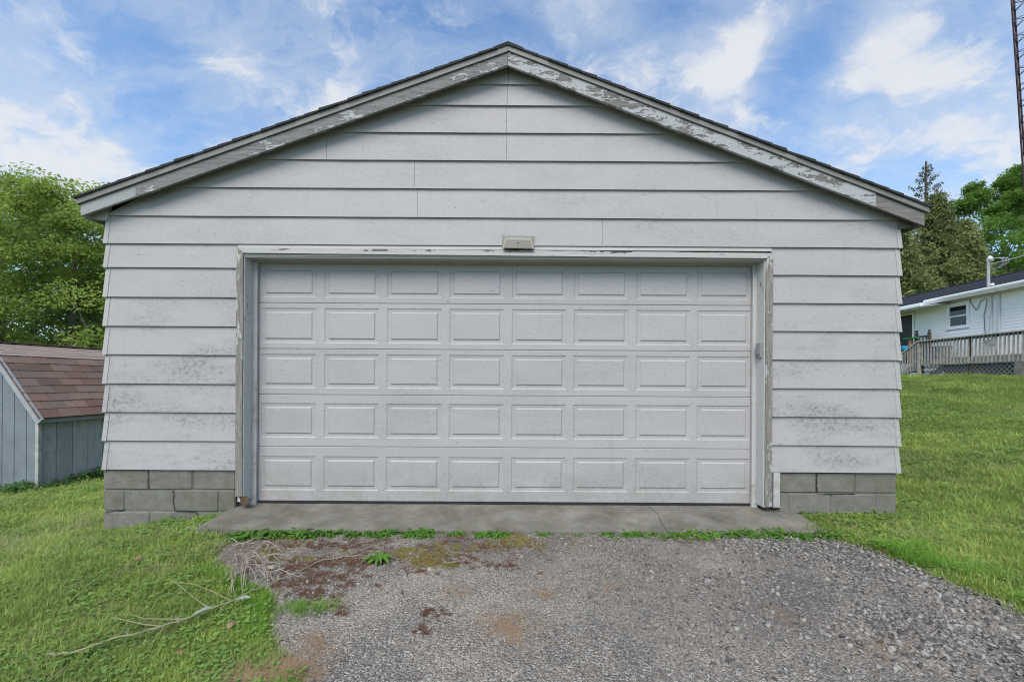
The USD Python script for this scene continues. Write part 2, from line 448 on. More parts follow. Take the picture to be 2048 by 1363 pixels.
    M['grass'] = leafy('grass_blades', [(.0, (0.165, 0.234, 0.056)), (.35, (0.298, 0.383, 0.090)), (.65, (0.439, 0.497, 0.144)), (.92, (0.627, 0.596, 0.265)), (1., (0.753, 0.581, 0.444))], .40, (1.1, .50, .68, (.38, .31, .14), .55))
    M['grass_long'] = leafy('long_grass_blades', [(.0, (0.103, 0.218, 0.025)), (.5, (0.196, 0.368, 0.046)), (1., (0.322, 0.483, 0.086))], .40)
    M['clover'] = leafy('lawn_broad_leaves', [(.0, (0.105, 0.193, 0.043)), (.5, (0.205, 0.329, 0.075)), (.9, (0.336, 0.460, 0.137)), (1., (0.472, 0.497, 0.186))], .35)
    M['weed'] = leafy('joint_weed_leaves', [(.0, (0.064, 0.153, 0.021)), (.6, (0.128, 0.264, 0.038)), (1., (0.221, 0.340, 0.068))], .35)
    M['dead'] = leafy('dry_stalks', [(.0, (.23, .20, .115)), (.5, (.35, .32, .20)), (1., (.47, .45, .32))], .15)
    M['twig'] = leafy('pinkish_grey_twigs', [(.0, (.22, .175, .145)), (.5, (.40, .335, .285)), (1., (.55, .48, .42))], .05)
    M['straw'] = leafy('orange_tan_straw', [(.0, (.26, .17, .10)), (.5, (.42, .30, .19)), (1., (.55, .42, .29))], .15)
    M['dead_leaf'] = leafy('withered_grey_leaves', [(.0, (.20, .24, .19)), (.5, (.34, .38, .32)), (1., (.5, .52, .46))], .2)
    M['brown_leaf'] = leafy('fallen_brown_leaves', [(.0, (.16, .09, .05)), (.5, (.30, .19, .11)), (1., (.42, .30, .2))], .2)
    M['moss_red'] = leafy('red_moss', [(.0, (.075, .040, .025)), (.4, (.145, .075, .045)), (.75, (.215, .135, .075)), (1., (.21, .17, .08))], .1)
    M['moss_green'] = leafy('yellow_moss', [(.0, (.12, .105, .02)), (.5, (.25, .21, .045)), (1., (.36, .29, .09))], .1)
    M['stone'] = plain('gravel_stone', (.19, .173, .154), .9, .5, 45, bump=.5)
    M['stone_dark'] = plain('dark_gravel_stone', (.08, .076, .073), .9, .4, 45, bump=.5)
    M['stone_pale'] = plain('pale_gravel_stone', (.28, .262, .238), .9, .2, 45, bump=.5)
    M['bark'] = plain('bark', (.10, .082, .065), .95, .45, 14, bump=1.0)
    return M


M = make_materials()
# ---------------------------------------------------------------- the lie of the land
LAND = RBFInterpolator(np.array([
    (-3.8, 0), (-3.2, 0), (-2.75, -.1), (0, -.5), (2.2, -.5), (2.7, -.1), (3.2, 0), (3.7, 0), (2.8, -1.3), (2.9, -2.4), (0, -2), (-1.2, -1.8), (-2.2, -2.1), (-2.3, -.8), (-2.9, -.5), (-3.6, -1.2),
    (-4.9, .1), (-7.2, 2.6), (-6.9, 5), (-9, 2.5), (-12, 6), (-16, 12), (-24, 18), (-30, 30), (-6, -3), (-10, -3), (0, -5), (0, -12), (4, -5), (6, -3), (10, -3),
    (16.9, 10), (16.9, 14), (18, 18), (10, 5), (10, 14), (24, 10), (28, 20), (5, 3), (4, 7.4), (-4, 7.4), (0, 7.4), (0, 20), (0, 40), (40, 40), (60, 10), (-60, 0), (0, -60), (-60, 60), (60, 60), (0, 60), (60, -60), (-60, -60)]),
    np.array([-.23, -.15, -.10, -.055, -.05, -.045, -.035, -.03, -.07, -.08, -.07, -.085, -.13, -.085, -.11, -.20,
              -.33, -.52, -.62, -.60, -.85, -1.0, -1.1, -1.2, -.30, -.5, -.10, -.2, -.04, .08, .30,
              1.44, 1.47, 1.50, .66, 1.05, 1.65, 2.0, .12, .25, -.45, -.2, .3, .6, 2.4, 2.6, -1.0, -.4, -1.2, 2.5, .8, .6, -.8]), kernel='thin_plate_spline', smoothing=.0005)


def land(x, y):
    x, y = np.broadcast_arrays(np.asarray(x, float), np.asarray(y, float))
    sh = x.shape
    q = np.stack([np.clip(x.ravel(), -60, 60), np.clip(y.ravel(), -60, 60)], 1)
    out = np.empty(len(q))
    for i in range(0, len(q), 40000): out[i:i + 40000] = LAND(q[i:i + 40000])
    return out.reshape(sh)


# driveway edges as functions of y (metres)
_EL = np.array([(-14, -.7), (-4, -.72), (-2.6, -.80), (-2.2, -.92), (-1.95, -1.14), (-1.7, -1.30), (-1.45, -1.42), (-1.25, -1.78), (-1.0, -2.12), (-.75, -2.24), (-.52, -2.27), (-.46, -2.27)])
_ER = np.array([(-14, 3.0), (-4, 2.92), (-2.4, 2.86), (-1.6, 2.84), (-1.05, 2.78), (-.75, 2.72), (-.60, 2.58), (-.46, 2.50)])


def edge_left(y): return np.interp(y, _EL[:, 0], _EL[:, 1]) + .07 * (meshkit.fbm(np.stack([np.asarray(y) * 6, 0 * np.asarray(y) + 3.3, 0 * np.asarray(y)], -1), 4) - .5) * 2
def edge_right(y): return np.interp(y, _ER[:, 0], _ER[:, 1]) + .05 * (meshkit.fbm(np.stack([np.asarray(y) * 5, 0 * np.asarray(y) + 8.1, 0 * np.asarray(y)], -1), 4) - .5) * 2


APRON_Y = -.475
def on_drive(x, y, grow=0.0): return (y < APRON_Y) & (x > edge_left(y) - grow) & (x < edge_right(y) + grow)


def grid_mesh(xs, ys, zf):
    X, Y = np.meshgrid(xs, ys)
    v = np.stack([X, Y, zf(X, Y)], -1).reshape(-1, 3)
    n, m = len(xs), len(ys)
    i, j = np.meshgrid(np.arange(m - 1), np.arange(n - 1), indexing='ij')
    a = (i * n + j).ravel()
    return v, np.stack([a, a + 1, a + n + 1, a + n], 1)


def bump_noise(X, Y, k, seed=0): return meshkit.fbm(np.stack([X * k, Y * k, 0 * X], -1), 3, seed) - .5


def build_ground():
    def spaced(lo, a, b, hi, step, far):
        mid = np.arange(a, b, step)
        up = [b]; s = step
        while up[-1] < hi: s *= 1.16; up.append(up[-1] + s)
        dn = [a]; s = step
        while dn[-1] > lo: s *= 1.16; dn.append(dn[-1] - s)
        return np.concatenate([dn[:0:-1], mid, up])
    xs, ys = spaced(-900, -9, 20, 900, .10, 0), spaced(-300, -4.5, 18, 900, .10, 0)

    def zf(X, Y):
        z = land(X, Y) + .030 * bump_noise(X, Y, 1.3) + .022 * bump_noise(X, Y, 6, 4) * (np.hypot(X, Y + 2) < 26)
        under = on_drive(X, Y, -.03) | ((np.abs(X) < 3.55) & (Y > .1) & (Y < 7.2)) | ((X > -2.5) & (X < 2.45) & (Y > APRON_Y - .02) & (Y < .3))
        return np.where(under, z - .09, z)
    single('ground', grid_mesh(xs, ys, zf), M['soil'], kind='structure', smooth=True)

    ys = np.concatenate([np.arange(-14, -3, .25), np.arange(-3, -.45, .022), [APRON_Y + .02]])
    t = np.linspace(0, 1, 210)
    L, R = edge_left(ys), edge_right(ys)
    X = L[:, None] + (R - L)[:, None] * t[None]
    Y = np.repeat(ys[:, None], len(t), 1)
    Z = land(X, Y) + .008 + .014 * bump_noise(X, Y, 2.2, 7) + .016 * bump_noise(X, Y, 9, 3) + .007 * bump_noise(X, Y, 40, 5)
    rim = np.minimum(t, 1 - t)[None] * (R - L)[:, None]
    Z -= .035 * np.clip(1 - rim / .06, 0, 1)
    n, m = len(t), len(ys)
    i, j = np.meshgrid(np.arange(m - 1), np.arange(n - 1), indexing='ij')
    a = (i * n + j).ravel()
    single('driveway', (np.stack([X, Y, Z], -1).reshape(-1, 3), np.stack([a, a + 1, a + n + 1, a + n], 1)), M['asphalt'], kind='structure', smooth=True)

    # the concrete apron before the door: a slab that falls a little to the front, with a broken front edge and two cracks
    rng = np.random.default_rng(5)
    xs = np.linspace(-2.60, 2.62, 130)
    front = APRON_Y + .015 * (meshkit.fbm(np.stack([xs * 5, 0 * xs, 0 * xs], -1), 4) - .5) * 2
    rows = np.linspace(0, 1, 16)
    Y = .22 + (front[None] - .22) * rows[:, None]
    X = np.repeat(xs[None], 16, 0)
    Z = .016 - .046 * rows[:, None] ** 1.2 + .006 * bump_noise(X, Y, 4, 2) + .003 * bump_noise(X, Y, 22, 2)
    top = np.stack([X, Y, Z], -1)
    low = top.copy(); low[..., 2] = -.30
    v = np.vstack([top.reshape(-1, 3), low.reshape(-1, 3)])
    n = 130
    q = [[i * n + j, (i + 1) * n + j, (i + 1) * n + j + 1, i * n + j + 1] for i in range(15) for j in range(n - 1)]
    o = 16 * n
    q += [[15 * n + j, o + 15 * n + j, o + 15 * n + j + 1, 15 * n + j + 1] for j in range(n - 1)]
    q += [[i * n, o + i * n, o + (i + 1) * n, (i + 1) * n] for i in range(15)]
    q += [[i * n + n - 1, (i + 1) * n + n - 1, o + (i + 1) * n + n - 1, o + i * n + n - 1] for i in range(15)]
    single('concrete_apron', (v, np.array(q)), M['concrete'], kind='structure', smooth=40)
    cracks = []
    for pts in ([(1290, 1005), (1300, 1018), (1316, 1028), (1322, 1042), (1336, 1058)], [(1520, 1018), (1545, 1024), (1565, 1034)]):
        p = np.array([onz(u, v, -.006) for u, v in pts]); p[:, 2] = .016 - .046 * np.clip((.22 - p[:, 1]) / .695, 0, 1) ** 1.2 + .0015
        cracks.append(tube(p, .0022, 4))
    single('apron_crack', cracks, M['dark'], 'thin dark cracks running across the concrete apron before the garage door', 'crack', kind='stuff')
    # a broken piece of concrete at the apron's left corner
    c = onz(384, 1056, -.06)
    single('concrete_chunk', hull(c + rng.normal(0, 1, (16, 3)) * (.035, .028, .016)), M['stone_pale'], 'small pale broken chunk of concrete at the front left corner of the apron', 'concrete chunk')


build_ground()


# ---------------------------------------------------------------- the garage
def build_garage():
    G = thing('garage', 'grey white clapboard garage with gable roof, flaking rake boards and block foundation', 'garage', (0, 0, 0))
    rng = np.random.default_rng(11)
    YR, BACK = -.13, 7.35
    xl, xr = at(214, 690, 0)[0], at(1795, 690, 0)[0]            # wall corners
    apex = at(1016, 87, YR); tipl = at(151, 393, YR); tipr = at(1860, 411, YR)
    sl, sr = (apex[2] - tipl[2]) / (apex[0] - tipl[0]), (apex[2] - tipr[2]) / (tipr[0] - apex[0])
    def roof_z(x): return np.where(x < apex[0], apex[2] - sl * (apex[0] - x), apex[2] - sr * (x - apex[0]))
    DROP = .085                                                # from the roof's skin to where the wall stops
    def wall_x(z):                                             # the wall's edges at height z, corner or rake
        zz = z + DROP
        return max(xl, apex[0] - (apex[2] - zz) / sl), min(xr, apex[0] + (apex[2] - zz) / sr)
    def zline(v, u=1010): return at(u, v, -.018)[2]

    # door opening
    ol, orr = at(486, 760, -.04)[0], at(1530, 760, -.04)[0]     # inner edges of the casing
    co, cr = at(472, 760, -.04)[0], at(1544, 760, -.04)[0]      # its outer edges
    ztop = at(1010, 511, -.04)[2]                              # underside of the head casing
    # sheathing behind everything
    zb = -.02
    w = [box(xl + .01, co + .03, .004, .10, zb + .2, 2.45), box(cr - .03, xr - .01, .004, .10, zb + .2, 2.45), loft([(co, .004, ztop + .02), (cr, .004, ztop + .02), (cr, .004, 2.45), (co, .004, 2.45)], [(co, .10, ztop + .02), (cr, .10, ztop + .02), (cr, .10, 2.45), (co, .10, 2.45)])]
    zt = apex[2] - DROP - .02
    a, b = wall_x(2.45)
    w.append(loft([(a + .02, .004, 2.45), (b - .02, .004, 2.45), (apex[0], .004, zt)], [(a + .02, .10, 2.45), (b - .02, .10, 2.45), (apex[0], .10, zt)]))
    for s in (xl + .01, xr - .11): w.append(box(s, s + .10, .10, BACK - .05, .05, min(roof_z(xl + .0), roof_z(xr)) - .12))
    w.append(loft([(xl + .01, BACK - .15, 0), (xr - .01, BACK - .15, 0), (xr - .01, BACK - .15, roof_z(xr) - .12), (apex[0], BACK - .15, zt), (xl + .01, BACK - .15, roof_z(xl) - .12)],
                  [(xl + .01, BACK - .05, 0), (xr - .01, BACK - .05, 0), (xr - .01, BACK - .05, roof_z(xr) - .12), (apex[0], BACK - .05, zt), (xl + .01, BACK - .05, roof_z(xl) - .12)]))
    part(G, 'wall', w, M['sheath'])

    # clapboards: bottom lines as seen left of the door, right of it and above it
    left = [938, 880, 823, 766, 708, 651, 593, 534, 485]
    right = [945, 891, 834, 777, 720, 663, 607, 551, 497]
    above = [435.5, 378, 321.5, 266, 211, 169]
    ZL = [zline(v, 213) for v in left]; ZR = [zline(v, 1797) for v in right]; ZA = [zline(v) for v in above]

    def board(x0, x1, zb_, zt_, name='siding_board', slope=None, proud=0.0, mat=None, butt=.023, wavy=.0018):
        """A lapped board: its foot stands off the wall, its head lies under the next one."""
        n = max(2, int((max(x1) - min(x0)) / .22))
        t = np.linspace(0, 1, n + 1)
        zt2 = zt_ + .02
        seed = rng.integers(1000)
        wob = (meshkit.fbm(np.stack([t * n * .9, 0 * t + seed, 0 * t], -1), 3) - .5) * 2 * wavy
        rows = []
        for (y, z, k) in ((-.004 - proud, zt2, 1), (-butt - proud, zb_, 0), (-.006 - proud, zb_ + .001, 0), (.0035 - proud, zt2, 1)):
            xa = x0[0] + (x0[1] - x0[0]) * k; xb = x1[0] + (x1[1] - x1[0]) * k
            rows.append(np.stack([xa + (xb - xa) * t, 0 * t + y + wob * (k == 0), z + 0 * t + (wob * .9 if k == 0 else 0)], 1))
        v = np.stack(rows, 1).reshape(-1, 3)
        f = []
        for i in range(n):
            for j in range(4):
                k = (j + 1) % 4
                f.append([i * 4 + j, i * 4 + k, (i + 1) * 4 + k, (i + 1) * 4 + j])
        f += [[0, 3, 2, 1], [n * 4, n * 4 + 1, n * 4 + 2, n * 4 + 3]]
        part(G, name, (v, np.array(f)), mat or M['siding'])

    CAPW, FL = .042, .020
    def course_caps(zb_, zt_, side):
        x = (xl - FL, xl - .004) if side < 0 else (xr + FL, xr + .004)
        if side < 0: board((x[0], x[1]), (x[0] + CAPW, x[1] + CAPW), zb_ - .003, zt_, 'corner_cap', proud=.004, mat=M['cap'], butt=.0235)
        else: board((x[0] - CAPW, x[1] - CAPW), (x[0], x[1]), zb_ - .003, zt_, 'corner_cap', proud=.004, mat=M['cap'], butt=.0235)
    # left of the door
    for k in range(len(ZL) - 1):
        e = co - .006 if k < 7 else co - .006
        board((xl - FL + .012, xl + .004), (e, e), ZL[k], ZL[k + 1]); course_caps(ZL[k], ZL[k + 1], -1)
    for k in range(len(ZR) - 1):
        s = cr + .006
        board((s, s), (xr + FL - .012, xr - .004), ZR[k], ZR[k + 1]); course_caps(ZR[k], ZR[k + 1], 1)
    zs = at(1010, 500, -.045)[2]
    board((co - .004, co - .004), (cr + .004, cr + .004), zs + .01, zline(491))
    # above the door: the bottom line falls a hair to the right with everything else; joints as seen
    bounds = [zline(491)] + ZA
    joints = {0: [1205], 1: [835], 2: [828], 3: [1013, 652], 4: [1012], 5: [1013, 893], 6: [1016]}
    for k in range(len(bounds)):
        z0 = bounds[k]
        z1 = bounds[k + 1] if k + 1 < len(bounds) else apex[2] - DROP - .025
        a0, b0 = wall_x(z0); a1, b1 = wall_x(z1 + .02)
        if k == len(bounds) - 1: a1 = b1 = apex[0]
        full_left, full_right = a0 <= xl + 1e-6, b0 >= xr - 1e-6
        if full_left: a0 = xl - FL + .012
        if full_right: b0 = xr + FL - .012
        cuts = sorted(at(u, 400, -.018)[0] for u in joints[k])
        ends = [None] + cuts + [None]
        for i in range(len(cuts) + 1):
            p = (a0, a1) if ends[i] is None else (ends[i] + .0015, ends[i] + .0015)
            q = (b0, b1) if ends[i + 1] is None else (ends[i + 1] - .0015, ends[i + 1] - .0015)
            if k == len(bounds) - 1:
                if i == 0: q = (q[0], min(q[1], apex[0])); p = (p[0], min(p[1], q[1]))
                else: p = (max(p[0], q[0] - 9), max(p[1], apex[0])); q = (q[0], max(q[1], p[1]))
            board(p, q, z0, z1)
        if k == 0:
            course_caps(z0, z1, -1); course_caps(z0, z1, 1)
        elif k == 1:
            pass
    # side walls: plain lapped boards along the depth
    for side, x, Z in ((-1, xl, ZL + ZA[:1]), (1, xr, ZR + ZA[:1])):
        for k in range(len(Z) - 1):
            a, b, c = x + side * .019, x + side * .004, x - side * .003
            part(G, 'siding_board', loft([(a, 0, Z[k]), (b, 0, Z[k + 1] + .01), (c, 0, Z[k + 1] + .01), (c, 0, Z[k])], [(a, BACK - .05, Z[k]), (b, BACK - .05, Z[k + 1] + .01), (c, BACK - .05, Z[k + 1] + .01), (c, BACK - .05, Z[k])]), M['siding'])

    # block foundation, blocks one by one on a mortar core
    def blocks(u0, u1, rows, first):
        X0, X1 = at(u0, 960, .0)[0], at(u1, 960, .0)[0]
        zt_ = at((u0 + u1) / 2, rows[0][0], .0)[2]
        zb2 = at((u0 + u1) / 2, rows[-1][1], .0)[2]
        part(G, 'foundation', box(X0 + .012, X1 - .012, .008, .19, zb2 - .3, zt_ - .002), M['mortar'], label='mortar joints of the block foundation')
        for r, (v0, v1, js) in enumerate(rows):
            z1, z0 = at((u0 + u1) / 2, v0, .0)[2], at((u0 + u1) / 2, v1, .0)[2]
            xs = [X0] + [at(u, 960, .0)[0] for u in js] + [X1]
            for i in range(len(xs) - 1):
                g = .005
                y = rng.uniform(-.004, .004)
                part(G, 'concrete_block', cbox(xs[i] + (g if i else 0), xs[i + 1] - (g if i + 2 < len(xs) else 0), y, .16, z0 + .005, z1 - .004 - rng.uniform(0, .003), .008, .0035, rng), M['block'])
    blocks(207, 470, [(934, 979, [297, 386]), (979, 1022, [250, 347, 437]), (1022, 1066, [300, 395]), (1066, 1110, [255, 345])], 0)
    blocks(1560, 1793, [(944, 986, [1633, 1710]), (986, 1028, [1577, 1662, 1750]), (1028, 1071, [1620, 1705])], 0)
    for pts in ([(296.5, 938), (298, 952), (297, 966), (298.5, 979)], [(346, 980), (348, 992), (347, 1005), (349.5, 1020)], [(209, 1024), (224, 1022.5), (238, 1019), (250, 1018)], [(350, 1021), (372, 1022), (392, 1022), (396, 1030)], [(1634, 948), (1633, 966), (1634, 985)], [(1634, 987), (1660, 988), (1690, 987.5), (1710, 987)]):
        c = np.array([at(u, v, -.003) for u, v in pts])
        c = np.stack([np.interp(np.linspace(0, 1, 12), np.linspace(0, 1, len(c)), c[:, q]) for q in range(3)], 1) + rng.normal(0, .0022, (12, 3)) * (1, 0, 1)
        part(G, 'mortar_crack', tube(c, rng.uniform(.0022, .0048, 12), 5), M['dark'])
    for side, x in ((-1, at(208, 960, 0)[0]), (1, at(1792, 960, 0)[0])):
        zt_ = at(340 if side < 0 else 1680, 940, 0)[2]
        for k in range(4 if side < 0 else 3):
            yy = .165 + .2 * (k % 2)
            while yy < BACK - .1:
                y2 = min(yy + .40, BACK - .06)
                part(G, 'concrete_block', box(x if side < 0 else x - .15, x + .15 if side < 0 else x, yy + .005, y2 - .005, zt_ - .2 * (k + 1) + .005, zt_ - .2 * k - .005), M['block'])
                yy = y2

    # rake: shingle edge, drip trim, flaking fascia with a patched end on either side
    TH = {}
    SK = .016
    def rake(a, b, d0, d1, y0, y1, name, mat, label=None, wavy=0.0):
        """A board under the roof line between x = a and x = b, from d0 to d1 below the skin."""
        n = max(2, int(abs(b - a) / .25)); xs = np.linspace(a, b, n + 1)
        z = roof_z(xs)
        wob = (meshkit.fbm(np.stack([xs * 2.5, 0 * xs + 5, 0 * xs], -1), 3) - .5) * 2 * wavy
        rows = [np.stack([xs, 0 * xs + y, z - d + wob * (d == d1)], 1) for y, d in ((y0, d0), (y0, d1), (y1, d1), (y1, d0))]
        v = np.stack(rows, 1).reshape(-1, 3)
        f = [[i * 4 + j, i * 4 + (j + 1) % 4, (i + 1) * 4 + (j + 1) % 4, (i + 1) * 4 + j] for i in range(n) for j in range(4)]
        f += [[0, 3, 2, 1], [n * 4, n * 4 + 1, n * 4 + 2, n * 4 + 3]]
        return part(G, name, (v, np.array(f)), mat, label=label)
    jl, jr = at(268, 380, YR)[0], at(1755, 390, YR)[0]
    ax = apex[0]
    rake(tipl[0] + .005, ax - .0015, SK, .068, YR, YR + .10, 'drip_trim', M['drip'], wavy=.002)
    rake(ax + .0015, tipr[0] - .005, SK, .062, YR, YR + .10, 'drip_trim', M['drip'], wavy=.002)
    rake(tipl[0] + .03, jl - .002, .073, .176, YR + .018, YR + .042, 'rake_board', M['board_new'], 'short newer grey rake board at the left eave')
    rake(jl + .002, ax - .0015, .072, .184, YR + .014, YR + .040, 'rake_board', M['fascia_left'], 'left rake board with its paint mostly gone', .004)
    rake(ax + .0015, jr - .002, .066, .186, YR + .014, YR + .040, 'rake_board', M['fascia_right'], 'right rake board with white paint flaking off', .004)
    rake(jr + .002, tipr[0] - .03, .072, .186, YR + .019, YR + .042, 'rake_board', M['grey_wood'], 'short bare grey rake board at the right eave')
    # roof: deck with courses of shingles, seen edge-on
    def slab(a, b, y0, y1, d0, d1): return loft([(a, y0, roof_z(a) - d1), (b, y0, roof_z(b) - d1), (b, y0, roof_z(b) - d0), (a, y0, roof_z(a) - d0)], [(a, y1, roof_z(a) - d1), (b, y1, roof_z(b) - d1), (b, y1, roof_z(b) - d0), (a, y1, roof_z(a) - d0)])
    roof = part(G, 'roof', [slab(tipl[0] + .02, ax, YR + .045, BACK + .1, SK + .001, .068), slab(ax, tipr[0] - .02, YR + .045, BACK + .1, SK + .001, .062)], M['sheath'])
    for side, tip, s in ((-1, tipl, sl), (1, tipr, sr)):
        L = abs(tip[0] - ax)
        n = int(L / .128)
        for k in range(n):
            x0, x1 = ax + side * (L + .012 - k * L / n), ax + side * max(0.0, L - (k + 1) * L / n - .03)
            jut = rng.uniform(.008, .02)
            if side > 0: x0, x1 = x1, x0
            lo, hi = (.0, .013)
            za0, zb0 = roof_z(x0), roof_z(x1)
            t0, t1 = (rng.uniform(.003, .010), -.003) if side < 0 else (-.003, rng.uniform(.003, .010))
            part(roof, 'shingle_course', loft([(x0, YR - jut, za0 - .017), (x1, YR - jut, zb0 - .017), (x1, YR - jut, zb0 + t1), (x0, YR - jut, za0 + t0)], [(x0, BACK + .12, za0 - .017), (x1, BACK + .12, zb0 - .017), (x1, BACK + .12, zb0 + t1), (x0, BACK + .12, za0 + t0)]), M['shingle_dark'])
    cp = [(ax - .13, roof_z(ax - .13) + .008), (ax, apex[2] + .012), (ax + .13, roof_z(ax + .13) + .008), (ax + .13, roof_z(ax + .13) - .004), (ax, apex[2]), (ax - .13, roof_z(ax - .13) - .004)]
    part(roof, 'ridge_cap', [loft([(x, YR - .012, z) for x, z in c4], [(x, BACK + .12, z) for x, z in c4]) for c4 in ([cp[0], cp[5], cp[4], cp[1]][::-1], [cp[1], cp[4], cp[3], cp[2]][::-1])], M['shingle_dark'])
    # eaves: fascia board and soffit running back along either side
    for side, tip, x in ((-1, tipl, xl), (1, tipr, xr)):
        t = tip[0] - side * .03
        z = roof_z(t)
        part(G, 'eave_board', box(t, t - side * .022, YR + .045, BACK, z - .185, z - .07), M['board_new'] if side < 0 else M['grey_wood'])
        part(G, 'soffit', [box(t - side * .024, x - side * .01, .02, BACK - .06, z - .150, z - .136)], M['white_trim'] if side < 0 else M['white_trim'])
        a, b = x - side * .02, t - side * .024
        zz = roof_z(x)
        part(G, 'eave_return', loft([(a, -.03, z - .185), (b, -.03, z - .172), (b, -.03, roof_z(b) - .075), (a, -.03, zz - .075)], [(a, .02, z - .185), (b, .02, z - .172), (b, .02, roof_z(b) - .075), (a, .02, zz - .075)]), M['grey_wood'] if side > 0 else M['white_trim'])

    # ---- door frame
    head = [at(478, 494, -.045)[2], at(1541, 505, -.045)[2], at(486, 506, -.045)[2], at(1530, 517, -.045)[2]]   # top left, top right, bottom left, bottom right
    gl, gr = onz(481, 992, 0)[2], 0
    zl0 = at(475, 992, -.045)[2]
    def vert(xa, xb, za, zb_l, zb_r, y0, y1, rag=0.0, n=30, seed=0):
        """An upright board with a slightly ragged outer edge."""
        z = np.linspace(za, 1, n); t = np.linspace(0, 1, n)
        k = (meshkit.fbm(np.stack([t * 22, 0 * t + seed, 0 * t], -1), 4) - .5) * 2 * rag
        k2 = (meshkit.fbm(np.stack([t * 30, 0 * t + seed + 9, 0 * t], -1), 4) - .5) * 2 * rag
        rows = []
        for x, y, e, zt_ in ((xa, y0, k, zb_l), (xb, y0, k2, zb_r), (xb, y1, 0 * k, zb_r), (xa, y1, 0 * k, zb_l)):
            rows.append(np.stack([x + e, y + 0 * t, za + (zt_ - za) * t], 1))
        v = np.stack(rows, 1).reshape(-1, 3)
        f = [[i * 4 + j, i * 4 + (j + 1) % 4, (i + 1) * 4 + (j + 1) % 4, (i + 1) * 4 + j] for i in range(n - 1) for j in range(4)]
        m_ = (n - 1) * 4
        f += [[0, 3, 2, 1], [m_, m_ + 1, m_ + 2, m_ + 3]]
        return v, np.array(f)
    part(G, 'door_casing', vert(co, ol - .004, zl0, head[0], head[2], -.045, .002, .004, seed=1), M['casing_old'], label='weathered left door casing, rotten at its foot')
    zr0 = at(1537, 1013, -.045)[2]
    part(G, 'door_casing', vert(orr + .004, cr, zr0, head[3], head[1], -.045, .002, .004, seed=4), M['casing_old'], label='weathered right door casing')
    # head casing in two mouldings
    def headb(f0, f1, y0, y1, rag=0.0, seed=2):
        n = 60; t = np.linspace(0, 1, n)
        def zz(f, e=0): return (head[0] + (head[1] - head[0]) * t) * (1 - f) + (head[2] + (head[3] - head[2]) * t) * f + e
        k = (meshkit.fbm(np.stack([t * 40, 0 * t + seed, 0 * t], -1), 4) - .5) * 2 * rag
        xa = co + (ol - co) * f0, co + (ol - co) * f1
        xb = cr + (orr - cr) * f0, cr + (orr - cr) * f1
        rows = [np.stack([xa[0] + (xb[0] - xa[0]) * t, y0 + 0 * t, zz(f0, k)], 1), np.stack([xa[1] + (xb[1] - xa[1]) * t, y0 + 0 * t, zz(f1, k * .6)], 1), np.stack([xa[1] + (xb[1] - xa[1]) * t, y1 + 0 * t, zz(f1)], 1), np.stack([xa[0] + (xb[0] - xa[0]) * t, y1 + 0 * t, zz(f0)], 1)]
        v = np.stack(rows, 1).reshape(-1, 3)
        f = [[i * 4 + j, i * 4 + (j + 1) % 4, (i + 1) * 4 + (j + 1) % 4, (i + 1) * 4 + j] for i in range(n - 1) for j in range(4)]
        m_ = (n - 1) * 4
        f += [[0, 3, 2, 1], [m_, m_ + 1, m_ + 2, m_ + 3]]
        return v, np.array(f)
    part(G, 'head_casing', headb(.02, .42, -.036, .002, .004), M['casing_head'], label='rotting head casing above the garage door')
    part(G, 'head_moulding', headb(.50, .98, -.052, .002, .003, 6), M['white_trim'])
    DOORY = .13
    # jambs, header and stops
    jz = at(1010, 513, -.02)[2]
    part(G, 'jamb', box(ol - .05, ol + .004, -.030, .09, at(490, 1003, 0)[2] + .010, jz), M['casing_mid'], label='left jamb board with flaking white paint')
    part(G, 'jamb', box(orr - .004, orr + .05, -.030, .09, at(1524, 1013, 0)[2] + .006, jz - .01), M['casing_mid'], label='right jamb board')
    hz = at(1010, 518, -.02)[2]
    part(G, 'door_header', [box(ol - .05, orr + .05, -.026, .09, hz, jz + .03), box(ol, orr, -.034, -.0265, hz + .012, hz + .03)], M['white_trim'])
    xsl, xsr = at(513, 760, .09)[0], at(1505, 760, .09)[0]
    szl = -.002
    part(G, 'door_stop', box(ol + .004 - .02, xsl, .092, .118, szl, hz), M['white_trim']); part(G, 'door_stop', box(xsr, orr + .016, .092, .118, szl, hz), M['white_trim'])
    part(G, 'door_stop', box(xsl, xsr, .092, .118, at(1010, 527, .09)[2], hz), M['white_trim'])
    # plinth piece right of the casing
    pa, pb = at(1546, 980, -.03)[0], at(1560, 980, -.03)[0]
    part(G, 'plinth', box(pa + .004, pb, -.032, .002, at(1552, 1014, -.03)[2], at(1552, 945, -.03)[2]), M['white_trim'])
    zr = at(490, 990, -.03)[2]
    part(G, 'rotten_foot', hull(np.array([at(483, 997, -.035), at(498, 990, -.035), at(499, 1004, -.035), at(486, 1012, -.035), at(474, 1000, -.035), at(478, 993, -.03), at(483, 997, .0), at(499, 1004, .0)]) + rng.normal(0, .004, (8, 3))), M['rot'], label='rotten brown foot of the left casing')

    # ---- sectional door: five sections of eight raised panels
    dl, dr = xsl - .04, xsr + .04
    zs_ = [at(1010, v, DOORY)[2] for v in (1003.5, 894.5, 791, 699.5, 608, 512)]
    cols = [(522, 632), (648, 757.5), (773, 883), (898, 1007.5), (1023, 1132.5), (1147, 1256.5), (1271.5, 1380.5), (1394, 1500)]
    rowsv = [(914, 982), (808, 877), (710, 778), (618, 688), (535, 597)]
    R4 = [(0, 1), (1, 2), (2, 3), (3, 0)]
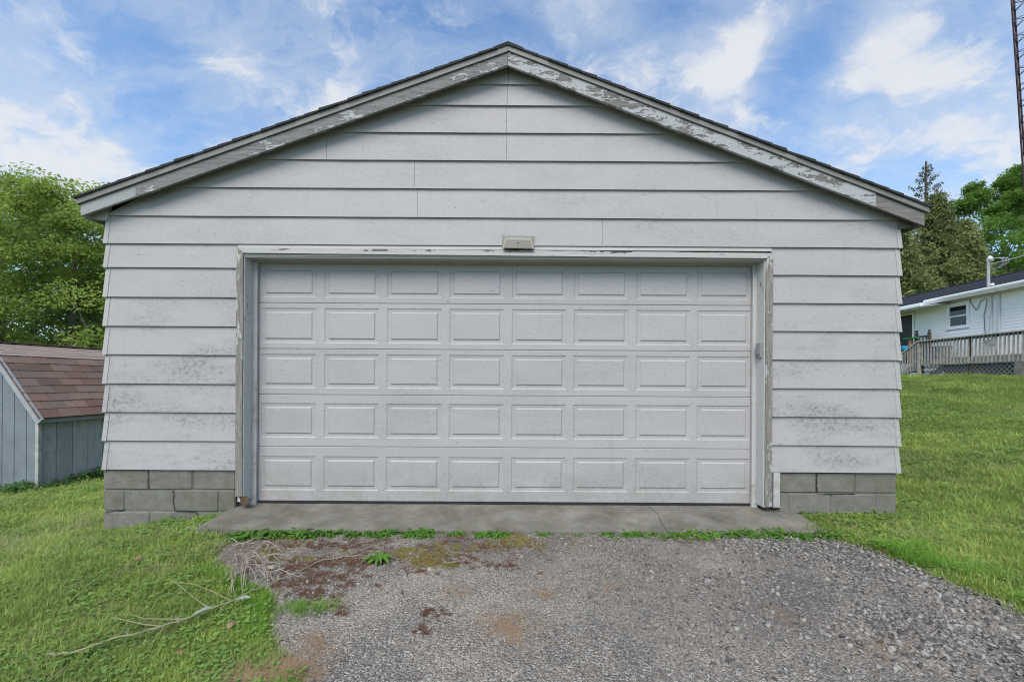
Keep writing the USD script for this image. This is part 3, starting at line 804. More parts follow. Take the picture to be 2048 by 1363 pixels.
    for k in range(5):
        z0, z1 = zs_[k] + .0012, zs_[k + 1] - .0012
        p0, p1 = at(1010, rowsv[k][1], DOORY)[2], at(1010, rowsv[k][0], DOORY)[2]
        px = [(at(a, 760, DOORY)[0], at(b, 760, DOORY)[0]) for a, b in cols]
        V, Fq = [], []
        def quad(a, b, c, d):
            n = len(V); V.extend([a, b, c, d]); Fq.append([n, n + 1, n + 2, n + 3])
        y = DOORY
        def rect(xa, xb, za, zb_): quad((xa, y, za), (xb, y, za), (xb, y, zb_), (xa, y, zb_))
        rect(dl, dr, z0 + .004, p0); rect(dl, dr, p1, z1 - .004)
        xe = [dl] + [x for q in px for x in q] + [dr]
        for i in range(0, len(xe), 2): rect(xe[i], xe[i + 1], p0, p1)
        for (za, zb_, s) in ((z0, z0 + .004, 1), (z1, z1 - .004, -1)):      # rounded lips at the section joints
            if s > 0: quad((dl, y + .005, za), (dr, y + .005, za), (dr, y, zb_), (dl, y, zb_))
            else: quad((dl, y, zb_), (dr, y, zb_), (dr, y + .005, za), (dl, y + .005, za))
        quad((dl, y + .005, z0), (dl, y + .04, z0), (dr, y + .04, z0), (dr, y + .005, z0)); quad((dl, y + .005, z1), (dr, y + .005, z1), (dr, y + .04, z1), (dl, y + .04, z1))
        quad((dl, y + .04, z0), (dl, y + .04, z1), (dr, y + .04, z1), (dr, y + .04, z0))
        sec = part(G, 'door_section', (np.array(V), np.array(Fq)), M['door'])
        for xa, xb in px:
            prof = [(0, 0.0), (.008, .0055), (.012, .006), (.034, .0075), (.038, .007), (.048, -.002)]
            V2 = []
            for d, dy in prof:
                V2 += [(xa + d, y + dy, p0 + d), (xb - d, y + dy, p0 + d), (xb - d, y + dy, p1 - d), (xa + d, y + dy, p1 - d)]
            F2 = []
            for r in range(len(prof) - 1):
                for i, j in R4: F2.append([r * 4 + i, r * 4 + j, (r + 1) * 4 + j, (r + 1) * 4 + i])
            r = (len(prof) - 1) * 4
            F2.append([r, r + 1, r + 2, r + 3])
            part(sec, 'raised_panel', (np.array(V2), np.array(F2)), M['door'])
    part(G, 'door_seal', box(dl, dr, DOORY - .004, DOORY + .04, .004, zs_[0] + .002), M['rubber'])
    part(G, 'garage_floor', box(xl + .2, xr - .2, .23, BACK - .2, -.10, -.02), M['concrete'])

    # light above the door: a frame on the wall and a wedge-shaped housing
    L = thing('wall_light', 'boxy beige grey outdoor light fixed on the siding just above the garage door', 'light', at(1036, 494, -.02))
    c = lambda u, v, y: at(u, v, y)
    part(L, 'back_plate', [loft([c(1004, 495, -.026), c(1069, 496, -.026), c(1069, 472, -.024), c(1004, 471, -.024)], [c(1004, 495, -.012), c(1069, 496, -.012), c(1069, 472, -.008), c(1004, 471, -.008)])], M['light_frame'])
    part(L, 'housing', loft([c(1005, 496, -.075), c(1068, 497, -.075), c(1063, 478, -.040), c(1010, 477, -.040)], [c(1007, 495, -.027), c(1066, 496, -.027), c(1063, 475, -.027), c(1010, 474, -.027)]), M['light_frame'])
    part(L, 'lens', loft([c(1007.5, 495, -.0765), c(1065.5, 496, -.0765), c(1060.5, 480, -.047), c(1012.5, 479, -.047)], [c(1007.5, 495, -.070), c(1065.5, 496, -.070), c(1060.5, 480, -.040), c(1012.5, 479, -.040)]), M['bronze'])
    a = c(1036, 484, -.053)
    part(L, 'screw', tube([a, a + np.array((0, -.014, -.002))], .007, 8), M['white_trim'])

    # keypad on the right jamb
    x = orr - .004
    ka, kb = at(1522, 715, .02)[2], at(1522, 684, .02)[2]
    K = thing('keypad', 'small grey garage door keypad on the right door jamb', 'keypad', (x, .03, ka))
    part(K, 'body', cbox(x - .001, x - .020, -.005, .060, ka, kb, .005), M['keypad'])
    part(K, 'flip_cover', cbox(x - .0215, x - .030, .0, .055, ka + .03, kb - .006, .004), M['keypad'])


build_garage()
# ---------------------------------------------------------------- the shed on the left
plain = M['plain']
def shed_materials():
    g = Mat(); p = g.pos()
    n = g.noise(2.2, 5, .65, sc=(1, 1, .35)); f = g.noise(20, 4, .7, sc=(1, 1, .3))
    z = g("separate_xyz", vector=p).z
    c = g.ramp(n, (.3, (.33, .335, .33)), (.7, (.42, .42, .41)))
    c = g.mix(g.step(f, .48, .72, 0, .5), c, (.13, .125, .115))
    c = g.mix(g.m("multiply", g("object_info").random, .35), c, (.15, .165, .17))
    M['shed_wall_lit'] = g.principled('shed_blue_grey_paint', c, .7, g.bump(f, .3, .004), .25)  # worn wall paint, with the light on the side put into a paler tone
    M['shed_front_shaded'] = plain('shed_front_paint', (.150, .172, .190), .7, .18, 3)  # same paint, gable shade put into a darker, bluer colour
    M['shed_trim'] = plain('shed_trim_paint', (.27, .29, .30), .7, .2, 9)
    M['shed_corner'] = plain('shed_corner_trim', (.33, .33, .31), .7, .3, 14)
    g = Mat(); r = g("object_info").random
    n = g.noise(55, 4, .75); b = g.noise(3, 4, .6)
    c = g.ramp(r, (0, (.13, .082, .066)), (.4, (.185, .115, .09)), (.75, (.235, .155, .122)), (1, (.16, .12, .10)))
    c = g.mix(g.step(n, .4, .7, 0, .55), c, (.095, .068, .058))
    c = g.mix(g.step(b, .5, .7, 0, .35), c, (.17, .145, .12))
    M['shingle_red'] = g.principled('red_brown_asphalt_shingle', c, .9, g.bump(n, .7, .004), .2)


def pale_shingle():
    M['shingle_pale'] = plain('sun_bleached_shingle', (.27, .21, .18), .9, .25, 40, bump=.6)


def build_shed():
    shed_materials(); pale_shingle()
    rng = np.random.default_rng(3)
    Y0 = 2.57
    zg = at(77, 990, Y0)[2]
    C = at(77, 990, Y0); zw = at(77, 832, Y0)[2]
    d1 = np.array([.15, .989, 0]); d2 = np.array([-.989, .15, 0])
    up = np.array([0, 0, 1.])
    S = thing('garden_shed', 'blue grey wooden shed with red shingled barn-style roof, left of the garage', 'shed', C)
    def P(l, w, z): return np.array([C[0], C[1], 0]) + d1 * l + d2 * w + up * z
    LEN, W = 2.45, 3.0
    # roof section (w, z): eave, break, ridge and mirrored
    ev, br, rg = (-.14, zw - .01), (.66, zw + .93), (W / 2, zw + 1.17)
    prof = [ev, br, rg, (W - br[0], br[1]), (W - ev[0], ev[1])]
    # wall boards (grooved panel siding) along the side and the gable
    n = 11
    for i in range(n):
        a, b = LEN * i / n + .004, LEN * (i + 1) / n - .004
        part(S, 'wall_board', loft([P(a, 0, zg + .02), P(a, 0, zw), P(b, 0, zw), P(b, 0, zg + .02)][::-1], [P(a, .03, zg + .02), P(a, .03, zw), P(b, .03, zw), P(b, .03, zg + .02)][::-1]), M['shed_wall_lit'])
    def ztop(w):
        w = min(w, W - w)
        return np.interp(w, [-.14, .66, 1.5], [zw - .01, zw + .93, zw + 1.17]) - .07
    nb = 13
    for i in range(nb):
        a, b = W * i / nb + .006, W * (i + 1) / nb - .006
        m = (a + b) / 2
        pts = [(a, zg + .02), (b, zg + .02), (b, ztop(b)), (a, ztop(a))]
        part(S, 'wall_board', loft([P(0, w, z) for w, z in pts][::-1], [P(.03, w, z) for w, z in pts][::-1]), M['shed_front_shaded'])
    pts = [(.0, zg), (W, zg), (W, zw), (W - .66, zw + .84), (W / 2, zw + 1.07), (.66, zw + .84), (0, zw)]
    part(S, 'wall', [loft([P(.035, w + (.035 if w < 1 else -.035 if w > 2 else 0), z) for w, z in pts][::-1], [P(LEN, w + (.035 if w < 1 else -.035 if w > 2 else 0), z) for w, z in pts][::-1])], M['shed_wall_lit'])
    part(S, 'corner_trim', [bar(P(-.012, -.012, zg + .02), P(-.012, -.012, zw - .02), .05, .05)], M['shed_corner'])
    # rake trim on the near gable
    for (a, b) in zip(prof[:-1], prof[1:]):
        q0, q1 = P(-.075, a[0], a[1] - .07), P(-.075, b[0], b[1] - .07)
        part(S, 'rake_trim', bar(q0, q1, .03, .12), M['shed_trim'])
    part(S, 'eave_trim', bar(P(-.09, -.10, zw - .06), P(LEN + .09, -.10, zw - .06), .02, .07), M['shed_trim'])
    # roof decks and shingles, tab by tab on the faces one sees
    deck = []
    for a, b in zip(prof[:-1], prof[1:]):
        deck.append(loft([P(-.10, a[0], a[1]), P(LEN + .10, a[0], a[1]), P(LEN + .10, b[0], b[1]), P(-.10, b[0], b[1])], [P(-.10, a[0], a[1] - .025), P(LEN + .10, a[0], a[1] - .025), P(LEN + .10, b[0], b[1] - .025), P(-.10, b[0], b[1] - .025)]))
    roof = part(S, 'roof', deck, M['sheath'])
    for fi, (a, b, rows) in enumerate(((ev, br, 8), (br, rg, 6), (prof[2], prof[3], 6), (prof[3], prof[4], 8))):
        a, b = np.array(a), np.array(b)
        if fi >= 2: a, b = b, a
        sl = (b - a); ln = np.linalg.norm(sl); sl = sl / ln
        nrm = np.array([-sl[1], sl[0]]);
        if nrm[1] < 0: nrm = -nrm
        for r in range(rows):
            s0, s1 = ln * r / rows - (.015 if r == 0 else .0), min(ln, ln * (r + 1) / rows + .03)
            x = -.115 - (.15 if r % 2 else 0)
            while x < LEN + .11:
                w = .302 if fi != 1 else .302
                x0, x1 = max(x, -.115) + .004, min(x + w, LEN + .115) - .004
                x += w
                if x1 - x0 < .03: continue
                j = rng.uniform(-.004, .004); lift = rng.uniform(.012, .018)
                lo, hi = a + sl * (s0 + j), a + sl * s1
                if fi >= 2 and rng.random() < 0: continue
                t = [lo + nrm * lift, hi + nrm * .006, hi + nrm * .001, lo + nrm * .002]
                ring = lambda l: [P(l, q[0], q[1]) for q in t]
                k = rng.uniform(-.003, .003)
                part(roof, 'shingle', loft(ring(x0 + k)[::-1] if True else 0, ring(x1 + k)[::-1]), M['shingle_red'] if fi in (0, 3) else M['shingle_pale'])
    part(roof, 'ridge_cap', bar(P(-.12, W / 2, rg[1] + .012), P(LEN + .12, W / 2, rg[1] + .012), .22, .02), M['shingle_red'])


build_shed()


# ---------------------------------------------------------------- the house on the right, its deck and what stands there
def house_materials():
    g = Mat()
    n = g.noise(.9, 4, .6, sc=(1, 1, .5)); f = g.noise(9, 4, .7)
    c = g.ramp(n, (.3, (.80, .775, .735)), (.7, (.86, .835, .80)))
    c = g.mix(g.step(f, .55, .75, 0, .12), c, (.35, .37, .34))
    M['vinyl'] = g.principled('white_vinyl_siding', c, .5, None, .35)
    M['house_white'] = plain('white_house_trim', (.82, .80, .78), .45, .06, 3)
    M['soffit_cream'] = plain('cream_soffit', (.50, .48, .42), .6, .1, 3)
    M['house_roof'] = plain('slate_grey_shingles', (.075, .075, .088), .9, .3, 9, bump=.5)
    M['dark_door'] = plain('dark_screen_door', (.035, .028, .024), .5, .3, 20)
    M['awning'] = plain('white_metal_awning', (.60, .61, .62), .5, .1, 5)
    M['deck_wood'] = plain('weathered_deck_wood', (.34, .31, .265), .85, .45, 6, bump=.6)
    M['deck_rail'] = plain('pale_deck_rail', (.48, .45, .41), .8, .25, 6)
    M['deck_dark'] = plain('brown_deck_post', (.09, .065, .05), .85, .35, 6)
    M['lattice'] = plain('grey_lattice', (.26, .255, .245), .85, .2, 5)
    M['metal_pale'] = plain('galvanised_pipe', (.45, .44, .42), .45, .15, 8)
    M['pipe_white'] = plain('white_conduit', (.58, .58, .57), .5, .1, 8)
    M['cable'] = plain('dark_cable', (.05, .045, .045), .6)
    M['cable_pale'] = plain('pale_cable', (.42, .42, .41), .5)
    M['meter'] = plain('grey_meter_box', (.33, .35, .36), .5)
    M['bin_grey'] = plain('blue_grey_plastic_bin', (.10, .13, .155), .5, .1, 3)
    M['toy_green'] = plain('bright_green_plastic', (.03, .42, .10), .4, .05)
    M['toy_blue'] = plain('sky_blue_plastic', (.05, .42, .72), .4, .05)
    M['toy_brown'] = plain('terracotta_plastic', (.33, .17, .10), .6, .1)
    M['rust_metal'] = plain('rusty_tower_steel', (.045, .022, .026), .7, .4, 25)
    M['paving'] = plain('pale_paving', (.42, .41, .38), .9, .2, 6)
    g = Mat()
    a = g("transparent_bsdf", color=(.55, .6, .58)).BSDF; b = g("glossy_bsdf", color=(.9, .9, .9), roughness=.03).BSDF
    M['pane'] = g.done('window_pane', g("mix_closure", fac=g.m("add", g("fresnel", IOR=1.5).fac, .02), closure1=a, closure2=b).closure)


def build_house():
    house_materials()
    rng = np.random.default_rng(21)
    d = np.array([.057, .998, 0]); n = np.array([.998, -.057, 0])       # along the facade, and into the house
    W0 = np.array([18.4, 12.0, 0])                                      # a point on the facade
    D0 = np.array([16.9, 12.0, 0])                                      # a point on the front of the deck
    def onwall(u, v, t=0.0):
        p = onplane(u, v, W0 + n * t, n); q = p - W0
        return q @ d, p[2]
    def P(s, t, z): return W0 + d * s + n * t + np.array([0, 0, z])
    zg = 1.48
    H = thing('house', 'low white house with slate grey roof and white gutter, up the lawn on the right', 'house', P(0, 0, zg))
    ze = onwall(1950, 584, -.4)[1]                                      # gutter height
    s_far, s_near = 12.5, -9.0
    def slab(s0, s1, t0, t1, z0, z1): return loft([P(s0, t0, z0), P(s0, t0, z1), P(s1, t0, z1), P(s1, t0, z0)], [P(s0, t1, z0), P(s0, t1, z1), P(s1, t1, z1), P(s1, t1, z0)])
    depth = 8.0
    zr = ze + 1.42 * 1.0
    # window and door openings in facade coordinates
    sw1, zw1 = onwall(1897, 612); sw0, zw0 = onwall(1934.5, 650)
    zw1 = (onwall(1897, 613)[1] + onwall(1934, 607)[1]) / 2; zw0 = (onwall(1897, 656)[1] + onwall(1934, 650)[1]) / 2
    sd0, zd1 = onwall(1827, 627)
    sd1 = sd0 + .95
    zdeck = 2.12
    zd0 = zdeck
    core = [slab(s_near, sw0 - .02, .05, .25, zg - .4, ze), slab(sw1 + .02, s_far, .05, .25, zg - .4, ze), slab(sw0 - .02, sw1 + .02, .05, .25, zg - .4, zw0 - .02), slab(sw0 - .02, sw1 + .02, .05, .25, zw1 + .02, ze),
            slab(s_near, s_far, depth - .2, depth, zg - .4, ze)]
    for s in (s_near, s_far):
        a = s if s == s_near else s - .2
        core.append(loft([P(a, .25, zg - .4), P(a, depth - .2, zg - .4), P(a, depth - .2, ze), P(a, depth / 2, zr - .1), P(a, .25, ze)][::-1], [P(a + .2, .25, zg - .4), P(a + .2, depth - .2, zg - .4), P(a + .2, depth - .2, ze), P(a + .2, depth / 2, zr - .1), P(a + .2, .25, ze)][::-1]))
    part(H, 'wall', core, M['vinyl'])
    part(H, 'dark_window_box', [slab(sw0 - .3, sw1 + .3, .62, .66, zw0 - .3, zw1 + .3), slab(sw0 - .3, sw1 + .3, .25, .62, zw0 - .32, zw0 - .3), slab(sw0 - .3, sw1 + .3, .25, .62, zw1 + .3, zw1 + .32), slab(sw0 - .32, sw0 - .3, .25, .62, zw0 - .3, zw1 + .3), slab(sw1 + .3, sw1 + .32, .25, .62, zw0 - .3, zw1 + .3)], M['dark'])  # near-black box, darkness of the unlit room put into its colour
    # lapped siding courses
    z = zg - .05; k = 0
    EXP = .115
    while z < ze - .05:
        z1 = min(z + EXP, ze)
        spans = [(s_near, s_far)]
        for a, b, lo, hi in ((sw0 - .10, sw1 + .10, zw0 - .1, zw1 + .1), (sd0 - .10, sd1 + .10, zd0, zd1 + .1)):
            if z1 > lo and z < hi:
                spans = [q for s0, s1 in spans for q in ((s0, min(s1, a)), (max(s0, b), s1)) if q[1] - q[0] > .02]
        for s0, s1 in spans:
            part(H, 'siding_board', loft([P(s0, -.018, z), P(s0, -.003, z1 + .01), P(s0, .03, z1 + .01), P(s0, .03, z)], [P(s1, -.018, z), P(s1, -.003, z1 + .01), P(s1, .03, z1 + .01), P(s1, .03, z)]), M['vinyl'])
        z = z1; k += 1
    # roof
    o = .48
    def roofslab(t0, t1, za, zb, th): return loft([P(s_near - .2, t0, za), P(s_far + .2, t0, za), P(s_far + .2, t1, zb), P(s_near - .2, t1, zb)], [P(s_near - .2, t0, za - th), P(s_far + .2, t0, za - th), P(s_far + .2, t1, zb - th), P(s_near - .2, t1, zb - th)])
    roof = part(H, 'roof', [roofslab(-o, depth / 2, ze + .06, zr, .05), roofslab(depth + o, depth / 2, ze + .06, zr, .05)], M['house_roof'])
    nrow = 26
    run = depth / 2 + o
    for r in range(nrow):
        t0, t1 = -o - .02 + run * r / nrow, -o + run * (r + 1) / nrow
        za, zb = ze + .06 + (zr - ze - .06) * r / nrow, ze + .06 + (zr - ze - .06) * (r + 1) / nrow
        part(roof, 'shingle_course', loft([P(s_near - .22, t0, za + .016), P(s_far + .22, t0, za + .016), P(s_far + .22, t1, zb + .006), P(s_near - .22, t1, zb + .006)], [P(s_near - .22, t0, za + .002), P(s_far + .22, t0, za + .002), P(s_far + .22, t1, zb + .001), P(s_near - .22, t1, zb + .001)]), M['house_roof'])
    part(roof, 'ridge_cap', [bar(P(s_near - .2, depth / 2, zr + .02), P(s_far + .2, depth / 2, zr + .02), .26, .03)], M['house_roof'])
    sg = onwall(1852, 604, -.5)[0]
    prof = [(-o - .03, ze + .05), (-o - .13, ze + .05), (-o - .14, ze + .0), (-o - .10, ze - .06), (-o - .03, ze - .06)]
    part(H, 'gutter', loft([P(s_near, t, z) for t, z in prof], [P(sg, t, z) for t, z in prof]), M['house_white'])
    part(H, 'fascia', slab(s_near, s_far, -o, -o + .025, ze - .13, ze + .005), M['house_white'])
    part(H, 'soffit', slab(s_near, s_far, -o + .03, .0, ze - .12, ze - .10), M['soffit_cream'])
    # window: frame, two sashes, panes
    Wn = part(H, 'window', [slab(sw0 - .09, sw0, -.04, .02, zw0 - .09, zw1 + .09), slab(sw1, sw1 + .09, -.04, .02, zw0 - .09, zw1 + .09), slab(sw0, sw1, -.04, .02, zw1, zw1 + .09), slab(sw0, sw1, -.04, .02, zw0 - .09, zw0)], M['house_white'])
    zm = (zw0 + zw1) / 2
    for z0, z1, t in ((zw0, zm + .02, .02), (zm - .02, zw1, -.01)):
        part(Wn, 'sash', [slab(sw0, sw0 + .05, t, t + .03, z0, z1), slab(sw1 - .05, sw1, t, t + .03, z0, z1), slab(sw0 + .05, sw1 - .05, t, t + .03, z1 - .05, z1), slab(sw0 + .05, sw1 - .05, t, t + .03, z0, z0 + .05)], M['house_white'])
        part(Wn, 'pane', slab(sw0 + .05, sw1 - .05, t + .012, t + .018, z0 + .05, z1 - .05), M['pane'])
    # door
    Dn = part(H, 'door', slab(sd0 + .03, sd1 - .03, -.02, .03, zd0, zd1 - .03), M['dark_door'])
    part(Dn, 'frame', [slab(sd0 - .07, sd0 + .03, -.04, .03, zd0, zd1 + .07), slab(sd1 - .03, sd1 + .07, -.04, .03, zd0, zd1 + .07), slab(sd0 + .03, sd1 - .03, -.04, .03, zd1 - .03, zd1 + .07)], M['house_white'])
    part(Dn, 'handle', slab(sd1 - .12, sd1 - .09, -.06, -.02, zd0 + 1.0, zd0 + 1.12), M['metal_pale'])
    # awning over the door: a corrugated sheet with a front rail
    sa0, sa1 = onwall(1889, 612, -.3)[0], onwall(1889, 612, -.3)[0] + 4.5
    za = ze - .16
    rows = 90
    ss = np.linspace(sa0, sa1, rows)
    top = []
    for t, z in ((-.02, za), (-1.25, za - .14)):
        top.append([P(s, t, z + .018 * math.sin(i * 1.9)) for i, s in enumerate(ss)])
    v = np.array(top[0] + top[1] + [q - (0, 0, .01) for q in top[0]] + [q - (0, 0, .01) for q in top[1]])
    f = []
    for i in range(rows - 1):
        f += [[i, i + 1, rows + i + 1, rows + i], [2 * rows + i, 3 * rows + i, 3 * rows + i + 1, 2 * rows + i + 1], [rows + i, rows + i + 1, 3 * rows + i + 1, 3 * rows + i]]
    aw = part(H, 'awning', (v, np.array(f)), M['awning'])
    part(aw, 'front_rail', slab(sa0, sa1, -1.27, -1.23, za - .145, za - .055), M['house_white'])
    part(aw, 'post', [bar(P(sa1 - .1, -1.2, zdeck), P(sa1 - .1, -1.2, za - .12), .09, .09)], M['house_white'])
    # pipes and electrical service
    sv, _ = onwall(1895, 585, 0)
    p = onplane(1895, 584, W0 + n * .8, n); q = onplane(1895, 566, W0 + n * .8, n)
    part(H, 'vent_pipe', tube([p - (0, 0, .25), q], .035, 8), M['cable'])
    m0 = onplane(1977, 557, W0 - n * .15, n); m1 = onplane(1977, 521, W0 - n * .15, n)
    ms = (m0 - W0) @ d
    mast = part(H, 'service_mast', [tube([P(ms, -.15, ze - .05), m1 - (0, 0, .02)], .045, 10)], M['metal_pale'])
    wh = [m1 + d * -.05 * k2 + np.array([0, 0, zz]) for k2, zz in ((0, -.04), (.1, .05), (.9, .09), (2.2, .03), (2.9, -.05))]
    part(mast, 'weatherhead', [tube(wh, [.05, .075, .085, .07, .03], 8)], M['pipe_white'])
    for i in range(3):
        c = m1 + np.array([0, 0, -.18])
        loop = [c - d * (.12 + .62 * math.sin(a) * (1 - .12 * i)) + np.array([0, 0, .20 * math.cos(a) * (1 + .05 * i)]) + n * -.03 * i for a in np.linspace(.1, math.pi - .1, 12)]
        part(mast, 'wire_loop', tube(loop, .011, 5), M['cable_pale'])
    part(roof, 'roof_vent_cap', hull(np.array([P(ms + .03, -.0, ze + .20) + np.array([math.cos(a) * r, math.sin(a) * r, zz]) for a in np.linspace(0, 5.5, 8) for r, zz in ((.10, 0), (.06, .09))])), M['pipe_white'])
    s1, z1 = onwall(1979, 597); s2, z2 = onwall(1985, 597)
    zmet = onwall(1975, 690)[1]
    part(H, 'conduit', tube([P(ms, -.05, ze - .1), P(ms, -.05, zmet + .2)], .035, 8), M['pipe_white'])
    part(H, 'conduit', tube([P(ms - .28, -.05, ze - .1), P(ms - .28, -.05, zmet - .5)], .045, 8), M['pipe_white'])
    mb = part(H, 'meter_box', slab(ms - .16, ms + .16, -.14, -.02, zmet, zmet + .40), M['meter'])
    part(mb, 'meter', tube([P(ms, -.14, zmet + .25), P(ms, -.24, zmet + .25)], .09, 12), M['pipe_white'])
    lp = [onplane(u, v, W0 - n * .04, n) for u, v in ((1939, 590), (1941, 604), (1952, 620), (1956, 616), (1960, 603), (1970, 596))]
    part(H, 'wall_cable', tube(lp, .012, 4), M['cable'])
    lp = [onplane(u, v, W0 - n * .04, n) for u, v in ((1974, 597), (1972, 612), (1968, 630), (1969, 650), (1971, 672))]
    part(H, 'wall_cable', tube(lp, .012, 4), M['cable'])

    # overhead service line: from the mast up to the right, out of the picture
    a = m1 + np.array([0, 0, -.14]); e = onplane(2180, 462, W0 - n * 1.2, n)
    t = np.linspace(0, 1, 14)[:, None]
    line = a * (1 - t) + e * t; line[:, 2] -= .10 * (4 * t * (1 - t))[:, 0]
    single('overhead_cable', tube(line, .016, 5), M['cable_pale'], 'pale overhead power line running from the roof mast up to the right', 'cable')

    # ---- the deck
    def Q(s, t, z): return D0 + d * s + n * t + np.array([0, 0, z])
    def dslab(s0, s1, t0, t1, z0, z1): return loft([Q(s0, t0, z0), Q(s0, t0, z1), Q(s1, t0, z1), Q(s1, t0, z0)], [Q(s0, t1, z0), Q(s0, t1, z1), Q(s1, t1, z1), Q(s1, t1, z0)])
    def ondeck(u, v):
        p = onplane(u, v, D0, n); return (p - D0) @ d, p[2]
    sl_, zrim = ondeck(1838, 731); _, zrail = ondeck(1838, 681.5)
    sr_ = -8.5
    K = thing('wooden_deck', 'weathered wooden deck with slatted railing and lattice skirt along the white house', 'deck', Q(0, 0, zg))
    part(K, 'rim_joist', dslab(sr_, sl_, .0, .04, zrim, zrim + .24), M['deck_wood'])
    part(K, 'end_joist', dslab(sl_ - .04, sl_, .04, 1.45, zrim, zrim + .24), M['deck_wood'])
    nb = 10
    for i in range(nb): part(K, 'deck_board', dslab(sr_, sl_ + .02, .003 + i * .145, .003 + i * .145 + .138, zrim + .242, zrim + .267), M['deck_wood'])
    part(K, 'top_rail', dslab(sr_, sl_ + .05, -.10, .06, zrail - .035, zrail), M['deck_rail'])
    part(K, 'rail_beam', dslab(sr_, sl_, .0, .035, zrail - .13, zrail - .036), M['deck_dark'])
    s = sl_ - .02
    while s > sr_:
        part(K, 'baluster', bar(Q(s, -.02, zrim + .01 + rng.uniform(-.01, .01)), Q(s + rng.uniform(-.008, .008), -.02, zrail - .036), .038, .038, d), M['deck_wood'])
        s -= .137
    s = sl_ - .05
    while s > sr_:
        part(K, 'post', bar(Q(s, .085, zg - .3), Q(s, .085, zrail - .04), .09, .09, d), M['deck_dark'])
        s -= 2.0
    # lattice skirt, crossed strips; the strips are too fine to pick apart
    lat = []
    zl0, zl1 = zg - .03, zrim - .005
    hgt = zl1 - zl0
    s = sl_ - .1
    while s > sr_:
        for t, sg2 in ((.05, 1), (.062, -1)):
            lat.append(bar(Q(s, t, zl0), Q(s - sg2 * hgt, t, zl1), .03, .008, n))
        s -= .165
    part(K, 'lattice', lat, M['lattice'], kind='stuff')
    part(K, 'lattice_backing', dslab(sr_, sl_ - .1, .9, .95, zg - .4, zl1), M['sheath'])
    # end post with the start of the stair, stair rail and stringers going down to the left
    part(K, 'newel_post', bar(Q(sl_ - .03, -.02, zg - .2), Q(sl_ - .03, -.02, zrail - .036), .09, .09, d), M['deck_wood'])
    st_s1, st_z1 = ondeck(1797, 712)
    part(K, 'stair_rail', bar(Q(sl_ + .0, -.02, zrail - .02), Q(st_s1 + .3, -.02, zrail - .02 - (zrail - st_z1) * (st_s1 + .3 - sl_) / (st_s1 - sl_)), .14, .035), M['deck_rail'])
    part(K, 'stair_rail_beam', bar(Q(sl_ + .0, -.0, zrail - .10), Q(st_s1 + .3, -.0, zrail - .10 - (zrail - st_z1) * (st_s1 + .3 - sl_) / (st_s1 - sl_)), .035, .09), M['deck_wood'])
    slope = (zrail - st_z1) / (st_s1 - sl_)
    for k in range(9):
        s = sl_ + .12 + .13 * k
        zt = zrail - .06 - slope * (s - sl_)
        part(K, 'stair_baluster', bar(Q(s, -.03, max(zg, zt - 1.0)), Q(s, -.03, zt), .036, .036, d), M['deck_wood'])
    for k in range(3): part(K, 'stair_tread', dslab(sl_ + .05 + .28 * k, sl_ + .34 + .28 * k, .02, 1.2, zrim + .12 - .19 * k, zrim + .16 - .19 * k), M['deck_wood'])
    for t in (0.0, 1.2): part(K, 'stringer', loft([Q(sl_, t, zrim - .12), Q(sl_, t, zrim + .22), Q(sl_ + 1.1, t, zg + .05), Q(sl_ + .95, t, zg - .05)], [Q(sl_, t + .04, zrim - .12), Q(sl_, t + .04, zrim + .22), Q(sl_ + 1.1, t + .04, zg + .05), Q(sl_ + .95, t + .04, zg - .05)]), M['deck_wood'])
    # two posts with turned caps at the back of the stair head, with short rails between them
    tb = 1.05
    A = onplane(1833, 690, D0 + n * tb, n); B = onplane(1858.5, 690, D0 + n * tb, n)
    sA, sB = (A - D0) @ d, (B - D0) @ d
    ztA, ztB = onplane(1833, 668, D0 + n * tb, n)[2], onplane(1858, 666, D0 + n * tb, n)[2]
    for s, zt in ((sA, ztA), (sB, ztB)):
        part(K, 'back_post', [bar(Q(s, tb, zrim + .26), Q(s, tb, zt), .095, .095, d), tube([Q(s, tb, zt), Q(s, tb, zt + .03), Q(s, tb, zt + .06), Q(s, tb, zt + .12), Q(s, tb, zt + .17)], [.065, .065, .03, .055, .015], 8)], M['deck_dark'])
    part(K, 'back_rail', [bar(Q(sA, tb, ztA - .12), Q(sB, tb, ztB - .12), .035, .07), bar(Q(sA, tb, zrim + .36), Q(sB, tb, zrim + .36), .035, .07)], M['deck_dark'])
    for k in range(1, 4): part(K, 'back_baluster', bar(Q(sA + (sB - sA) * k / 4, tb, zrim + .36), Q(sA + (sB - sA) * k / 4, tb, ztA - .12), .035, .035, d), M['deck_dark'])

    # things on the deck
    zf = zrim + .267
    c = onplane(1870, 700, D0 + n * .75, n); s = (c - D0) @ d
    zt = onplane(1870, 693, D0 + n * .75, n)[2]
    b = thing('plastic_bin', 'blue grey plastic storage bin behind the deck railing, below the white window', 'bin', Q(s, .75, zf))
    ring = lambda z, w: [Q(s - .48 * w, .75 - .25 * w, z), Q(s - .48 * w, .75 + .25 * w, z), Q(s + .48 * w, .75 + .25 * w, z), Q(s + .48 * w, .75 - .25 * w, z)]
    part(b, 'body', loft(ring(zf, .92), ring(zt - .06, 1.0)), M['bin_grey'])
    part(b, 'lid', loft(ring(zt - .055, 1.04), ring(zt, 1.0)), M['cable'])
    tt = .95
    c = onplane(1823, 676, D0 + n * tt, n); s = (c - D0) @ d; z1 = c[2]
    zb = onplane(1814, 692, D0 + n * tt, n)[2]
    y = thing('play_table', 'small play table with bright green top and sky blue tub, by the dark house door', 'play table', Q(s, tt, zf))
